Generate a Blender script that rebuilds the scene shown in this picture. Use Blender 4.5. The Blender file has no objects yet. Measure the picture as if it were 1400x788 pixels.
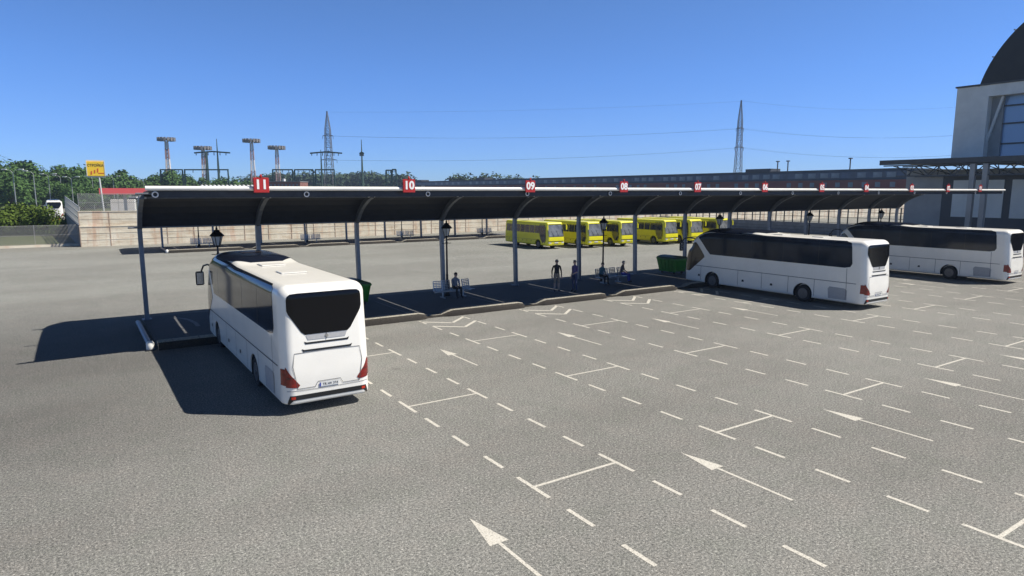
import bpy, bmesh, math, random
from mathutils import Vector, Matrix
random.seed(7)
S = bpy.context.scene
COL = S.collection
PI = math.pi

# ---------------------------------------------------------------- camera model (true position of the photographer)
CW, CH, F = 700.0, 394.0, 904.4
TH, YAW, H = math.radians(8.32), math.radians(33.41), 6.5
def ray(px, py):
    r = (px-CW)/F; d = (py-CH)/F
    up = -d*math.cos(TH)-math.sin(TH); fw = math.cos(TH)-d*math.sin(TH)
    return (r*math.cos(YAW)+fw*math.sin(YAW), -r*math.sin(YAW)+fw*math.cos(YAW), up)
def atX(px, py, X):
    d = ray(px, py); t = X/d[0]; return Vector((X, d[1]*t, H+d[2]*t))
def atY(px, py, Y):
    d = ray(px, py); t = Y/d[1]; return Vector((d[0]*t, Y, H+d[2]*t))
def atD(px, py, D):      # at a distance D ahead
    d = ray(px, py); t = D/(d[0]*math.sin(YAW)+d[1]*math.cos(YAW)); return Vector((d[0]*t, d[1]*t, H+d[2]*t))
def atG(px, py, z=0):
    d = ray(px, py); t = (z-H)/d[2]; return Vector((d[0]*t, d[1]*t, z))

# ---------------------------------------------------------------- materials
def mat(name, col, rough=.6, metal=0, noise=None, spec=.5, bump=0, coat=0):
    m = bpy.data.materials.new(name); m.use_nodes = True
    nt = m.node_tree; b = nt.nodes['Principled BSDF']
    b.inputs['Base Color'].default_value = (*col, 1); b.inputs['Roughness'].default_value = rough
    b.inputs['Metallic'].default_value = metal; b.inputs['Specular IOR Level'].default_value = spec
    b.inputs['Coat Weight'].default_value = coat
    if noise:
        sc, amt = noise
        tc = nt.nodes.new('ShaderNodeTexCoord')
        n = nt.nodes.new('ShaderNodeTexNoise'); n.inputs['Scale'].default_value = sc; n.inputs['Detail'].default_value = 6
        n.inputs['Roughness'].default_value = .65
        nt.links.new(tc.outputs['Object'], n.inputs['Vector'])
        r = nt.nodes.new('ShaderNodeValToRGB')
        r.color_ramp.elements[0].position = .3; r.color_ramp.elements[1].position = .72
        r.color_ramp.elements[0].color = (*[c*(1-amt) for c in col], 1)
        r.color_ramp.elements[1].color = (*[min(1, c*(1+amt)) for c in col], 1)
        nt.links.new(n.outputs['Fac'], r.inputs[0]); nt.links.new(r.outputs[0], b.inputs['Base Color'])
        if bump:
            bp = nt.nodes.new('ShaderNodeBump'); bp.inputs['Strength'].default_value = bump
            nt.links.new(n.outputs['Fac'], bp.inputs['Height']); nt.links.new(bp.outputs[0], b.inputs['Normal'])
    return m
M = {}
def defm(k, *a, **kw): M[k] = mat(k, *a, **kw)
defm('coach_white', (.88, .855, .78), .32, noise=(.9, .05), coat=.35)
defm('coach_grey', (.42, .42, .42), .5, noise=(8, .1))
defm('coach_glass', (.018, .024, .036), .07, spec=.27, noise=(.7, .35))
defm('rear_glass', (.005, .005, .006), .10, spec=.22)
defm('coach_front_glass', (.05, .035, .025), .08, spec=.6)
defm('roof_glass', (.008, .012, .025), .16, spec=.5)
defm('black_trim', (.012, .012, .012), .4)
defm('seam', (.05, .05, .055), .7)
defm('tyre', (.018, .018, .019), .85, noise=(14, .3))
defm('rim', (.13, .13, .135), .4, .5, noise=(9, .15))
defm('hub_dark', (.06, .06, .065), .45, .5)
defm('arch', (.012, .012, .013), .9)
defm('red_lens', (.22, .010, .008), .12, noise=(7, .5), coat=.5)
defm('red_small', (.45, .03, .01), .2)
defm('chrome', (.62, .62, .62), .22, .9)
defm('plate_white', (.75, .75, .72), .4)
defm('plate_blue', (.03, .06, .35), .4)
defm('letter_black', (.02, .02, .02), .5)
defm('yellow_paint', (.72, .67, .016), .35, noise=(1.2, .08), coat=.3)
defm('bus_glass', (.025, .03, .05), .1, noise=(3, .6), spec=.7)
defm('bus_windscreen', (.15, .16, .17), .12, noise=(2.2, .5), spec=.7)
defm('headlamp', (.6, .6, .55), .15)
defm('steel_post', (.19, .205, .23), .42, .35, noise=(5, .18))
defm('steel_dark', (.035, .038, .045), .5, .3, noise=(4, .2))
defm('roof_panel', (.032, .037, .047), .55, noise=(3, .18))
defm('tube_white', (.82, .80, .74), .4, noise=(2, .05))
defm('ring_white', (.75, .75, .75), .4)
defm('sign_red', (.42, .022, .018), .4, noise=(3, .1))
defm('sign_white', (.85, .85, .82), .5)
defm('lamp_black', (.012, .012, .014), .4, .4)
defm('lamp_pane', (.55, .56, .55), .25)
defm('bench_metal', (.42, .43, .45), .4, .6, noise=(12, .2))
defm('bin_green', (.022, .19, .010), .45, noise=(4, .2))
defm('bin_lid', (.022, .055, .012), .5, noise=(4, .2))
defm('skin', (.50, .33, .25), .55)
defm('hair_dark', (.02, .015, .012), .7)
defm('hair_grey', (.30, .27, .24), .7)
defm('cloth_black', (.010, .010, .011), .8)
defm('cloth_grey', (.20, .22, .26), .8, noise=(20, .2))
defm('cloth_teal', (.07, .16, .19), .8, noise=(20, .2))
defm('cloth_brown', (.13, .11, .10), .8, noise=(20, .2))
defm('cloth_purple', (.12, .09, .22), .8, noise=(20, .2))
defm('cloth_navy', (.03, .045, .11), .8)
defm('cloth_blue', (.04, .05, .28), .8)
defm('cloth_tan', (.28, .22, .17), .8)
defm('shoe', (.02, .02, .02), .6)
defm('mesh_wire', (.40, .39, .36), .5, .5)
defm('iron_black', (.018, .018, .02), .5, .3)
defm('grey_concrete', (.17, .18, .19), .85, noise=(1.2, .25), bump=.2)
defm('rail_grey', (.42, .42, .41), .5, .4)
defm('station_grey', (.34, .34, .33), .8, noise=(.6, .12))
defm('station_dark', (.075, .08, .085), .7, noise=(.6, .15))
defm('station_light', (.66, .67, .63), .7, noise=(.5, .08))
defm('station_white', (.76, .74, .69), .75, noise=(.5, .1))
defm('dome_dark', (.012, .011, .011), .55, noise=(.8, .3))
defm('truss', (.07, .075, .08), .5, .4)
defm('station_glass', (.24, .36, .55), .15, spec=.9)
defm('ware_blue', (.018, .032, .07), .6, noise=(.2, .2))
defm('ware_band', (.045, .07, .13), .35, noise=(.35, .5))
defm('ware_red', (.22, .065, .055), .8, noise=(.2, .2))
defm('ware_pane', (.17, .20, .25), .3, noise=(.4, .4))
defm('ware_roof', (.05, .055, .065), .7)
defm('pylon_grey', (.16, .165, .17), .6, .4)
defm('pylon_green', (.045, .085, .065), .6)
defm('mast_white', (.62, .58, .56), .6)
defm('mast_red', (.30, .19, .18), .6)
defm('mast_head', (.20, .19, .19), .6)
defm('sign_yellow', (.90, .58, .03), .5, noise=(.8, .08))
defm('sign_orange', (.60, .10, .02), .5)
defm('petrol_red', (.80, .12, .12), .5)
defm('tank_white', (.62, .62, .61), .5, noise=(.8, .05))
defm('rib_stain', (.36, .27, .21), .9, noise=(1, .3))
defm('brick', (.24, .11, .09), .85, noise=(1, .3))
defm('bark', (.07, .05, .035), .9)
defm('lamp_pole', (.30, .32, .31), .5, .4)
defm('lamp_head', (.75, .76, .74), .4)

def ramp(nt, inp, stops):
    r = nt.nodes.new('ShaderNodeValToRGB'); el = r.color_ramp.elements
    while len(el) < len(stops): el.new(.5)
    for e, (p, c) in zip(el, stops): e.position = p; e.color = (*c, 1) if len(c) == 3 else c
    nt.links.new(inp, r.inputs[0]); return r.outputs[0]
def noise(nt, vec, scale, detail=4, rough=.5):
    n = nt.nodes.new('ShaderNodeTexNoise'); n.inputs['Scale'].default_value = scale
    n.inputs['Detail'].default_value = detail; n.inputs['Roughness'].default_value = rough
    nt.links.new(vec, n.inputs['Vector']); return n.outputs['Fac']
def mix(nt, mode, fac, a, b):
    m = nt.nodes.new('ShaderNodeMix'); m.data_type = 'RGBA'; m.blend_type = mode
    if isinstance(fac, float): m.inputs[0].default_value = fac
    else: nt.links.new(fac, m.inputs[0])
    for i, v in ((6, a), (7, b)):
        if isinstance(v, tuple): m.inputs[i].default_value = (*v, 1)
        else: nt.links.new(v, m.inputs[i])
    return m.outputs[2]
def mapping(nt, scale=(1,1,1), loc=(0,0,0), rot=(0,0,0), src='Object'):
    tc = nt.nodes.new('ShaderNodeTexCoord'); mp = nt.nodes.new('ShaderNodeMapping')
    mp.inputs['Scale'].default_value = scale; mp.inputs['Location'].default_value = loc; mp.inputs['Rotation'].default_value = rot
    nt.links.new(tc.outputs[src], mp.inputs['Vector']); return mp.outputs[0]

def asphalt(name, c_lo, c_hi, grain=1.0, patches=True):
    m = bpy.data.materials.new(name); m.use_nodes = True; nt = m.node_tree; b = nt.nodes['Principled BSDF']
    v = mapping(nt)
    base = ramp(nt, noise(nt, v, .09, 5, .6), [(.35, c_lo), (.65, c_hi)])
    g1 = ramp(nt, noise(nt, v, 19, 3, .95), [(.30, (.10, .11, .11)), (.43, (.74, .74, .73)), (.52, (1.08, 1.06, 1.03)), (.60, (1.45, 1.43, 1.38)), (.70, (2.8, 2.75, 2.65))])
    g2 = ramp(nt, noise(nt, v, 75, 2, .7), [(.34, (.62,)*3), (.64, (1.34,)*3)])
    c = mix(nt, 'MULTIPLY', grain, base, g1); c = mix(nt, 'MULTIPLY', grain, c, g2)
    c = mix(nt, 'MULTIPLY', .8, c, ramp(nt, noise(nt, v, .9, 5, .65), [(.3, (.90, .93, .90)), (.5, (1, 1, 1)), (.7, (1.08, 1.05, 1.04))]))
    if patches:   # the back of the yard is an older, paler surface, blending in unevenly
        sy = nt.nodes.new('ShaderNodeSeparateXYZ'); nt.links.new(mix(nt, 'LINEAR_LIGHT', .02, mapping(nt, scale=(.01, .01, .01)), noise(nt, v, .12, 4, .6)), sy.inputs[0])
        c = mix(nt, 'MULTIPLY', 1.0, c, ramp(nt, sy.outputs[1], [(.34, (1, 1, 1)), (.50, (1.10, 1.12, 1.11))]))
        # darker stretched streaks, then a soft dark patch at the left
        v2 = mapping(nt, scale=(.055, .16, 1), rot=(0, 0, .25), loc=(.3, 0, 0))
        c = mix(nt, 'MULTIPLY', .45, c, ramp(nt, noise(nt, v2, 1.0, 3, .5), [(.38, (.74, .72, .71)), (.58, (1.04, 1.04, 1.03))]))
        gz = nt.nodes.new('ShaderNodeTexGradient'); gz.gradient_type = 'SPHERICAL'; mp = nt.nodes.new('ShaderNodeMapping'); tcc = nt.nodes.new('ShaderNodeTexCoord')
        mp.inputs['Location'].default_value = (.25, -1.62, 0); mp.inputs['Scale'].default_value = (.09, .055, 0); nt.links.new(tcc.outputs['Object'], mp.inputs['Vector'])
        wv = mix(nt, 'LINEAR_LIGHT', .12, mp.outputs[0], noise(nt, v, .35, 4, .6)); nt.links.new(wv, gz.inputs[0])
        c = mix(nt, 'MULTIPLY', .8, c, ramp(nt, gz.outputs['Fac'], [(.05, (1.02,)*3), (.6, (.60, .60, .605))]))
        # oil drips
        vo = nt.nodes.new('ShaderNodeTexVoronoi'); vo.inputs['Scale'].default_value = .28; nt.links.new(v, vo.inputs['Vector'])
        c = mix(nt, 'MULTIPLY', .55, c, ramp(nt, vo.outputs['Distance'], [(.02, (.55,)*3), (.07, (1,)*3)]))
    nt.links.new(c, b.inputs['Base Color']); b.inputs['Roughness'].default_value = .88
    b.inputs['Specular IOR Level'].default_value = .25
    bp = nt.nodes.new('ShaderNodeBump'); bp.inputs['Strength'].default_value = .45; bp.inputs['Distance'].default_value = .02
    nt.links.new(noise(nt, v, 38, 3, .7), bp.inputs['Height']); nt.links.new(bp.outputs[0], b.inputs['Normal'])
    M[name] = m
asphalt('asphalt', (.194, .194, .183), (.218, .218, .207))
asphalt('asphalt_far', (.212, .210, .188), (.234, .231, .208), .6, False)
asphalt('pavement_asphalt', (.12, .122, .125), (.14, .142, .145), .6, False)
asphalt('kerb_stone', (.27, .25, .205), (.36, .34, .29), .7, False)
def joints(k, period=1.02):
    m = M[k]; nt = m.node_tree; b = nt.nodes['Principled BSDF']; src = b.inputs['Base Color'].links[0].from_socket
    tc = nt.nodes.new('ShaderNodeTexCoord'); sp = nt.nodes.new('ShaderNodeSeparateXYZ'); nt.links.new(tc.outputs['Object'], sp.inputs[0])
    d = nt.nodes.new('ShaderNodeMath'); d.operation = 'DIVIDE'; d.inputs[1].default_value = period; nt.links.new(sp.outputs[0], d.inputs[0])
    f = nt.nodes.new('ShaderNodeMath'); f.operation = 'FRACT'; nt.links.new(d.outputs[0], f.inputs[0])
    nt.links.new(mix(nt, 'MULTIPLY', 1.0, src, ramp(nt, f.outputs[0], [(0, (.35,)*3), (.02, (1,)*3), (.98, (1,)*3), (1, (.35,)*3)])), b.inputs['Base Color'])
joints('kerb_stone')
asphalt('kerb_front', (.022, .02, .018), (.045, .04, .035), .7, False)  # near-black tone for the front faces of the kerb

m = bpy.data.materials.new('road_paint'); m.use_nodes = True; nt = m.node_tree; b = nt.nodes['Principled BSDF']
v = mapping(nt)
c = ramp(nt, noise(nt, v, 26, 4, .7), [(.34, (.26, .25, .22)), (.47, (.56, .53, .46)), (.7, (.68, .65, .57))])
nt.links.new(c, b.inputs['Base Color']); b.inputs['Roughness'].default_value = .7; M['road_paint'] = m
m = bpy.data.materials.new('road_paint_old'); m.use_nodes = True; nt = m.node_tree; b = nt.nodes['Principled BSDF']
v = mapping(nt)
c = ramp(nt, noise(nt, v, 16, 4, .7), [(.35, (.14, .14, .14)), (.65, (.34, .34, .34))])
nt.links.new(c, b.inputs['Base Color']); b.inputs['Roughness'].default_value = .8; M['road_paint_old'] = m

# weathered concrete panels with rust runs
m = bpy.data.materials.new('panel_concrete'); m.use_nodes = True; nt = m.node_tree; b = nt.nodes['Principled BSDF']
v = mapping(nt)
base = ramp(nt, noise(nt, v, .5, 6, .7), [(.3, (.54, .49, .39)), (.55, (.68, .63, .52)), (.75, (.74, .70, .61))])
st = ramp(nt, noise(nt, mapping(nt, scale=(1.0, 1, .16)), 1.1, 4, .7), [(.50, (1, 1, 1)), (.68, (.86, .66, .58))])
c = mix(nt, 'MULTIPLY', .85, base, st)
dr = ramp(nt, noise(nt, mapping(nt, scale=(.25, 1, 2.2)), 1.6, 4, .7), [(.38, (.74, .65, .56)), (.52, (1.03, 1.02, 1.0))])
c = mix(nt, 'MULTIPLY', .7, c, dr)
nt.links.new(c, b.inputs['Base Color']); b.inputs['Roughness'].default_value = .9; M['panel_concrete'] = m

# grass / land and foliage
def foliage(name, lo, hi, scale=.5):
    m = bpy.data.materials.new(name); m.use_nodes = True; nt = m.node_tree; b = nt.nodes['Principled BSDF']
    v = mapping(nt, src='Object'); c = ramp(nt, noise(nt, v, scale, 5, .7), [(.32, lo), (.68, hi)])
    nt.links.new(c, b.inputs['Base Color']); b.inputs['Roughness'].default_value = .8; b.inputs['Specular IOR Level'].default_value = .2
    M[name] = m
foliage('leaf_green', (.035, .078, .018), (.095, .175, .045), .45)
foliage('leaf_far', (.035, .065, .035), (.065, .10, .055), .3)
foliage('leaf_hedge', (.045, .075, .012), (.13, .19, .025), 1.2)
foliage('grass', (.055, .075, .025), (.14, .15, .07), .4)

# ---------------------------------------------------------------- mesh helpers
class MB:
    def __init__(s): s.v = []; s.f = []; s.mi = []; s.m = 0
    def box(s, c, d, rz=0, mi=None):
        x, y, z = [k/2 for k in d]; R = Matrix.Rotation(rz, 3, 'Z'); n = len(s.v)
        for i in (-1, 1):
            for j in (-1, 1):
                for k in (-1, 1): s.v.append(tuple(R @ Vector((i*x, j*y, k*z)) + Vector(c)))
        for q in ((0,1,3,2),(4,6,7,5),(0,4,5,1),(2,3,7,6),(0,2,6,4),(1,5,7,3)): s.f.append([n+a for a in q]); s.mi.append(s.m if mi is None else mi)
        return s
    def bb(s, x0, x1, y0, y1, z0, z1): return s.box(((x0+x1)/2, (y0+y1)/2, (z0+z1)/2), (x1-x0, y1-y0, z1-z0))
    def bar(s, a, b, w, h=None, seg=4, w2=None):
        a, b = Vector(a), Vector(b); d = (b-a)
        if d.length < 1e-6: return s
        d.normalize(); u = d.cross(Vector((0,0,1)))
        if u.length < 1e-3: u = Vector((1,0,0))
        u.normalize(); t = u.cross(d); n = len(s.v); h = h or w; w2 = w if w2 is None else w2
        for p, q in ((a, 1), (b, w2/w)):
            for i in range(seg):
                an = 2*PI*(i+.5)/seg; k = 1.414 if seg == 4 else 1
                s.v.append(tuple(p + u*math.cos(an)*w/2*k*q + t*math.sin(an)*h/2*k*q))
        for i in range(seg): j = (i+1) % seg; s.f.append([n+i, n+j, n+seg+j, n+seg+i]); s.mi.append(s.m)
        s.f.append([n+i for i in range(seg)][::-1]); s.f.append([n+seg+i for i in range(seg)]); s.mi += [s.m, s.m]
        return s
    def path(s, pts, w, seg=8, h=None):
        for a, b in zip(pts, pts[1:]): s.bar(a, b, w, h, seg)
        return s
    def lathe(s, prof, c=(0,0,0), seg=20, axis='z'):
        n = len(s.v)
        for r, z in prof:
            for i in range(seg):
                a = 2*PI*i/seg; p = (r*math.cos(a), r*math.sin(a), z)
                if axis == 'x': p = (z, p[0], p[1])
                if axis == 'y': p = (p[0], z, p[1])
                s.v.append((p[0]+c[0], p[1]+c[1], p[2]+c[2]))
        for k in range(len(prof)-1):
            for i in range(seg): j = (i+1) % seg; s.f.append([n+k*seg+i, n+k*seg+j, n+(k+1)*seg+j, n+(k+1)*seg+i]); s.mi.append(s.m)
        s.f.append([n+i for i in range(seg)][::-1]); s.f.append([n+(len(prof)-1)*seg+i for i in range(seg)]); s.mi += [s.m, s.m]
        return s
    def quad(s, *p):
        n = len(s.v); s.v += [tuple(q) for q in p]; s.f.append(list(range(n, n+len(p)))); s.mi.append(s.m); return s
    def prism(s, poly, axis, a, b):   # poly 2-D, extruded along axis from a to b
        n = len(s.v); k = len(poly)
        for t in (a, b):
            for p, q in poly: s.v.append({'x': (t,p,q), 'y': (p,t,q), 'z': (p,q,t)}[axis])
        for i in range(k): j = (i+1) % k; s.f.append([n+i, n+j, n+k+j, n+k+i]); s.mi.append(s.m)
        s.f.append([n+i for i in range(k)][::-1]); s.f.append([n+k+i for i in range(k)]); s.mi += [s.m, s.m]
        return s
    def mesh(s, name, mats, smooth=0):
        me = bpy.data.meshes.new(name); me.from_pydata(s.v, [], s.f)
        for x in (mats if isinstance(mats, (list, tuple)) else [mats]): me.materials.append(M[x] if isinstance(x, str) else x)
        me.polygons.foreach_set('material_index', s.mi)
        bm = bmesh.new(); bm.from_mesh(me); bmesh.ops.recalc_face_normals(bm, faces=bm.faces)
        bm.to_mesh(me); bm.free()
        if smooth:
            me.polygons.foreach_set('use_smooth', [True]*len(me.polygons)); me.set_sharp_from_angle(angle=math.radians(smooth))
        me.update(); return me
    def build(s, name, mats, parent=None, smooth=0, loc=None):
        o = bpy.data.objects.new(name, s.mesh(name, mats, smooth)); COL.objects.link(o)
        if parent: o.parent = parent
        if loc: o.location = loc
        return o
def bevel(o, w, seg=2):
    bm = bmesh.new(); bm.from_mesh(o.data)
    bmesh.ops.bevel(bm, geom=[e for e in bm.edges], offset=w, segments=seg, affect='EDGES', clamp_overlap=True)
    bm.to_mesh(o.data); bm.free(); return o
def tag(o, label=None, cat=None, group=None, kind=None):
    for k, x in (('label', label), ('category', cat), ('group', group), ('kind', kind)):
        if x: o[k] = x
    return o
def thing(name, label, cat, loc=(0,0,0), rz=0, group=None):
    o = bpy.data.objects.new(name, None); COL.objects.link(o); o.location = loc; o.rotation_euler = (0, 0, rz)
    o.empty_display_size = .3
    return tag(o, label, cat, group)
def copy_tree(o, parent=None):
    c = o.copy(); COL.objects.link(c)
    if parent: c.parent = parent
    for ch in list(o.children): copy_tree(ch, c)
    return c
def evaluated(o):
    dg = bpy.context.evaluated_depsgraph_get(); return bpy.data.meshes.new_from_object(o.evaluated_get(dg))
def text_part(name, s, size, m, parent, loc, rot, ext=.004, bold=.0, sx=1):
    cu = bpy.data.curves.new(name, 'FONT'); cu.body = s; cu.size = size; cu.extrude = ext; cu.offset = bold
    cu.align_x = 'CENTER'; cu.align_y = 'CENTER'; cu.resolution_u = 3
    t = bpy.data.objects.new(name, cu); COL.objects.link(t); me = evaluated(t); bpy.data.objects.remove(t)
    me.materials.clear(); me.materials.append(M[m])
    for p in me.polygons: p.material_index = 0
    o = bpy.data.objects.new(name, me); COL.objects.link(o); o.parent = parent; o.location = loc; o.rotation_euler = rot; o.scale = (sx, 1, 1)
    return o

# ---------------------------------------------------------------- ground
g = MB()
g.quad((-1500,-300,0), (2600,-300,0), (2600,2600,0), (-1500,2600,0))
tag(g.build('ground', 'grass'), kind='structure')
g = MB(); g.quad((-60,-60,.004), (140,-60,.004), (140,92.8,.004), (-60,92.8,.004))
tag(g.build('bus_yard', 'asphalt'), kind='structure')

# painted markings
PX, PY, A0, WD, Y0 = 6.118, 6.625, 8.03, 2.46, 11.33
mk = MB(); zz = .008
def strip(x0, x1, y0, y1): mk.quad((x0,y0,zz), (x1,y0,zz), (x1,y1,zz), (x0,y1,zz))
def line(a, b, w):
    a, b = Vector((*a, zz)), Vector((*b, zz)); d = (b-a).normalized(); n = Vector((-d.y, d.x, 0))*w/2
    mk.quad(a-n, b-n, b+n, a+n)
for n in range(0, 11):
    a = A0+PX*n; bb = a+WD
    for k in range(-9, 12):
        y = Y0+k*PY/4
        isT = (k % 4 == 0) and k <= 8
        L = .62 if isT else .42
        for x in (a, bb): strip(x-.05, x+.05, y-L, y+L)
        if isT: strip(a+.05, bb-.05, y-.042, y+.042)
    for dy in (0, -1.25):
        line((a, 29.72+dy), (a+1.25, 28.7+dy), .17); line((a+1.22, 28.7+dy), (bb, 29.78+dy), .17)
    ax = a-PX+WD+(PX-WD)/2 if n else 6.15
    if n: ax = (a + (a-PX+WD))/2 - .05
    for ty in (10.88, 24.05, -2.3):
        mk.quad((ax, ty, zz), (ax-.21, ty-1.13, zz), (ax+.21, ty-1.13, zz)); strip(ax-.038, ax+.038, ty-3.1, ty-1.13)
tag(mk.build('road_markings', 'road_paint'), kind='structure')

# ---------------------------------------------------------------- platforms with kerbs
def platform(X0, X1, Yk, Yb, n0, kerb_off, name):
    zt = .10
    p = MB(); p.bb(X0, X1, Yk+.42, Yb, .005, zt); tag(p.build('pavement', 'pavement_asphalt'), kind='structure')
    # light lines on the paving
    ln = MB(); x = X0+.9
    q = X0+11.9
    while q < X1-2:
        ln.quad((q-.04, Yb-1.9, zt+.004), (q+.04, Yb-1.9, zt+.004), (q+.04, Yk+1.3, zt+.004), (q-.04, Yk+1.3, zt+.004)); q += 5.56
    arc = [(X0+1.2+.9*math.sin(t*.35), Yb-1.0-3.3*(1-math.cos(t*.3)), zt+.004) for t in range(6)]
    for a, b in zip(arc, arc[1:]): ln.quad((a[0]-.1, a[1], a[2]), (a[0]+.1, a[1], a[2]), (b[0]+.1, b[1], b[2]), (b[0]-.1, b[1], b[2]))
    tag(ln.build('pavement_lines', 'road_paint_old'), kind='structure')
    # kerb: raised boarding blocks joined by lowered runs, cross-sections swept along X
    kb = MB(); secs = []
    def prof(x, h, yf): return [(x, yf, 0), (x, yf+.02, h*.55), (x, yf+.10, h*.92), (x, yf+.17, h), (x, Yk+.62, h-.005), (x, Yk+.69, h*.9), (x, Yk+.74, 0)]
    lo, hi = .115, .34; x = kerb_off
    def emit(x, h, yf):
        if X0 <= x <= X1: secs.append(prof(x, h, yf))
    emit(X0, hi, Yk)
    while x < X1:
        emit(x-.32, hi, Yk); emit(x, hi*.8, Yk+.05); emit(x+.22, lo, Yk+.22); emit(x+1.05, lo, Yk+.22); emit(x+1.35, hi*.75, Yk+.07); emit(x+1.6, hi, Yk); x += 6.118
    emit(X1, hi, Yk)
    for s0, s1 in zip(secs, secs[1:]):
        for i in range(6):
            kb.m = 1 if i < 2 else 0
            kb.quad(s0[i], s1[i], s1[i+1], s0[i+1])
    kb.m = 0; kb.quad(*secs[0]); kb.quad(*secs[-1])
    k = kb.build('kerb', ['kerb_stone', 'kerb_front'])
    bm = bmesh.new(); bm.from_mesh(k.data); bmesh.ops.remove_doubles(bm, verts=bm.verts, dist=.001); bmesh.ops.recalc_face_normals(bm, faces=bm.faces); bm.to_mesh(k.data); bm.free()
    k.data.polygons.foreach_set('use_smooth', [True]*len(k.data.polygons)); k.data.set_sharp_from_angle(angle=math.radians(40))
    tag(k, kind='structure')
platform(2.5, 76.5, 30.2, 38.3, 0, 14.65-6.118, 'near')
platform(8.2, 62, 78.3, 86.3, 0, 15.6, 'far')

def kerb_end_rail(x, y0, y1, label):
    t = thing('end_barrier', label, 'barrier', (x, y0, 0))
    r = MB(); r.bar((0, .45, .17), (0, y1-y0, .17), .22, .20, 8); r.build('rail', 'steel_post', t, 40)
    c = MB(); c.lathe([(.12, 0), (.15, .05), (.15, .30), (.10, .37), (.02, .39)], (0, .3, 0), 14); c.build('end_cap', 'tube_white', t, 40)
    c = MB(); c.bb(-.17, .17, .1, .52, 0, .06); c.build('foot', 'steel_dark', t)
kerb_end_rail(2.22, 30.2, 36.6, 'grey metal rail with white cap closing off the near end of the front platform')
kerb_end_rail(8.0, 78.3, 84.0, 'small pale rail closing off the left end of the far platform')

# ---------------------------------------------------------------- platform canopies
PROF = [(37.5,4.74), (37.26,5.06), (36.93,5.40), (36.52,5.72), (36.02,6.00), (35.35,6.24), (34.4,6.42), (32,6.48), (29.5,6.50), (27.7,6.50)]
def canopy(x0, n, pitch, dy, label, rings=True, xtube=None):
    t = thing('platform_canopy', label, 'canopy', (x0, 37.5+dy, 0))
    def L(Y, z, x=0): return (x, Y-37.5, z)
    post = MB()
    pts = [L(37.45, .1), L(37.52, 2.2), L(37.62, 3.9), L(37.58, 4.72)] + [L(a, b) for a, b in PROF[1:6]] + [L(34.9, 6.36)]
    w = .20
    V = []
    for i, p in enumerate(pts):
        a = Vector(pts[max(0, i-1)]); b_ = Vector(pts[min(len(pts)-1, i+1)]); d = (b_-a).normalized(); nn = Vector((0, d.z, -d.y))
        ww = .13 if i < 8 else .09
        V.append([Vector(p)+Vector((s*w/2, 0, 0))+nn*(q*ww - .13) for s, q in ((-1,-1), (1,-1), (1,1), (-1,1))])
    for a, b_ in zip(V, V[1:]):
        for i in range(4): j = (i+1) % 4; post.quad(a[i], a[j], b_[j], b_[i])
    post.quad(*V[0]); post.quad(*V[-1])
    post.box(L(37.45, .13), (.42, .42, .05))
    pm = post.mesh('post', 'steel_post', 0)
    joint = MB(); joint.bar(L(35.0, 6.20, -.2), L(35.0, 6.20, .2), .10, seg=10); jm = joint.mesh('joint', 'ring_white', 40)
    pan = MB()
    th = .035
    up = [L(a, b+.02) for a, b in PROF]
    for a, b_ in zip(up, up[1:]):
        for z in (0, th): pan.quad((.05, a[1], a[2]+z), (pitch-.05, a[1], a[2]+z), (pitch-.05, b_[1], b_[2]+z), (.05, b_[1], b_[2]+z))
        for x in (.05, pitch-.05): pan.quad((x, a[1], a[2]), (x, b_[1], b_[2]), (x, b_[1], b_[2]+th), (x, a[1], a[2]+th))
    for e in (up[0], up[-1]): pan.quad((.05, e[1], e[2]), (pitch-.05, e[1], e[2]), (pitch-.05, e[1], e[2]+th), (.05, e[1], e[2]+th))
    panm = pan.mesh('roof_panel', 'roof_panel', 50)
    ring = MB(); R, r = .095, .024; N = 20
    for i in range(N):
        for k in range(8):
            a, b_ = 2*PI*i/N, 2*PI*k/8; ring.v.append(((R+r*math.cos(b_))*math.cos(a), r*math.sin(b_), (R+r*math.cos(b_))*math.sin(a)))
    for i in range(N):
        for k in range(8): ring.f.append([i*8+k, i*8+(k+1)%8, ((i+1)%N)*8+(k+1)%8, ((i+1)%N)*8+k]); ring.mi.append(0)
    ringm = ring.mesh('ring_lamp', 'ring_white', 60)
    for i in range(n+1):
        o = bpy.data.objects.new('post', pm); COL.objects.link(o); o.parent = t; o.location = (i*pitch, 0, 0)
        o = bpy.data.objects.new('joint', jm); COL.objects.link(o); o.parent = t; o.location = (i*pitch, 0, 0)
        if i < n:
            o = bpy.data.objects.new('roof_panel', panm); COL.objects.link(o); o.parent = t; o.location = (i*pitch, 0, 0)
            if rings:
                o = bpy.data.objects.new('ring_lamp', ringm); COL.objects.link(o); o.parent = t; o.location = (i*pitch-.1, 27.80-37.5, 6.38)
    ln = n*pitch
    f = MB(); f.bar(L(27.72, 6.61, -.42), L(27.72, 6.61, ln+(xtube or .4)), .17, seg=20); f.build('front_tube', 'tube_white', t, 40)
    for Y, z, w in ((31.2, 6.40, .09), (35.2, 6.20, .13), (37.5, 4.72, .09)):
        f = MB(); f.bar(L(Y, z, -.5), L(Y, z, ln+.4), w, seg=8); f.build('purlin', 'steel_post' , t, 40)
    f = MB(); f.bb(-.2, ln+.2, 27.85-37.5, 27.93-37.5, 6.26, 6.51); f.build('fascia', 'steel_dark', t)
    return t
canopy(2.68, 13, 5.563, 0, 'long dark curved canopy with white front tube over the near platform', xtube=.3)
canopy(8.31, 9, 5.46, 48.4, 'second dark canopy on thin posts over the far platform, mostly hidden by the near one', rings=False)

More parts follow.
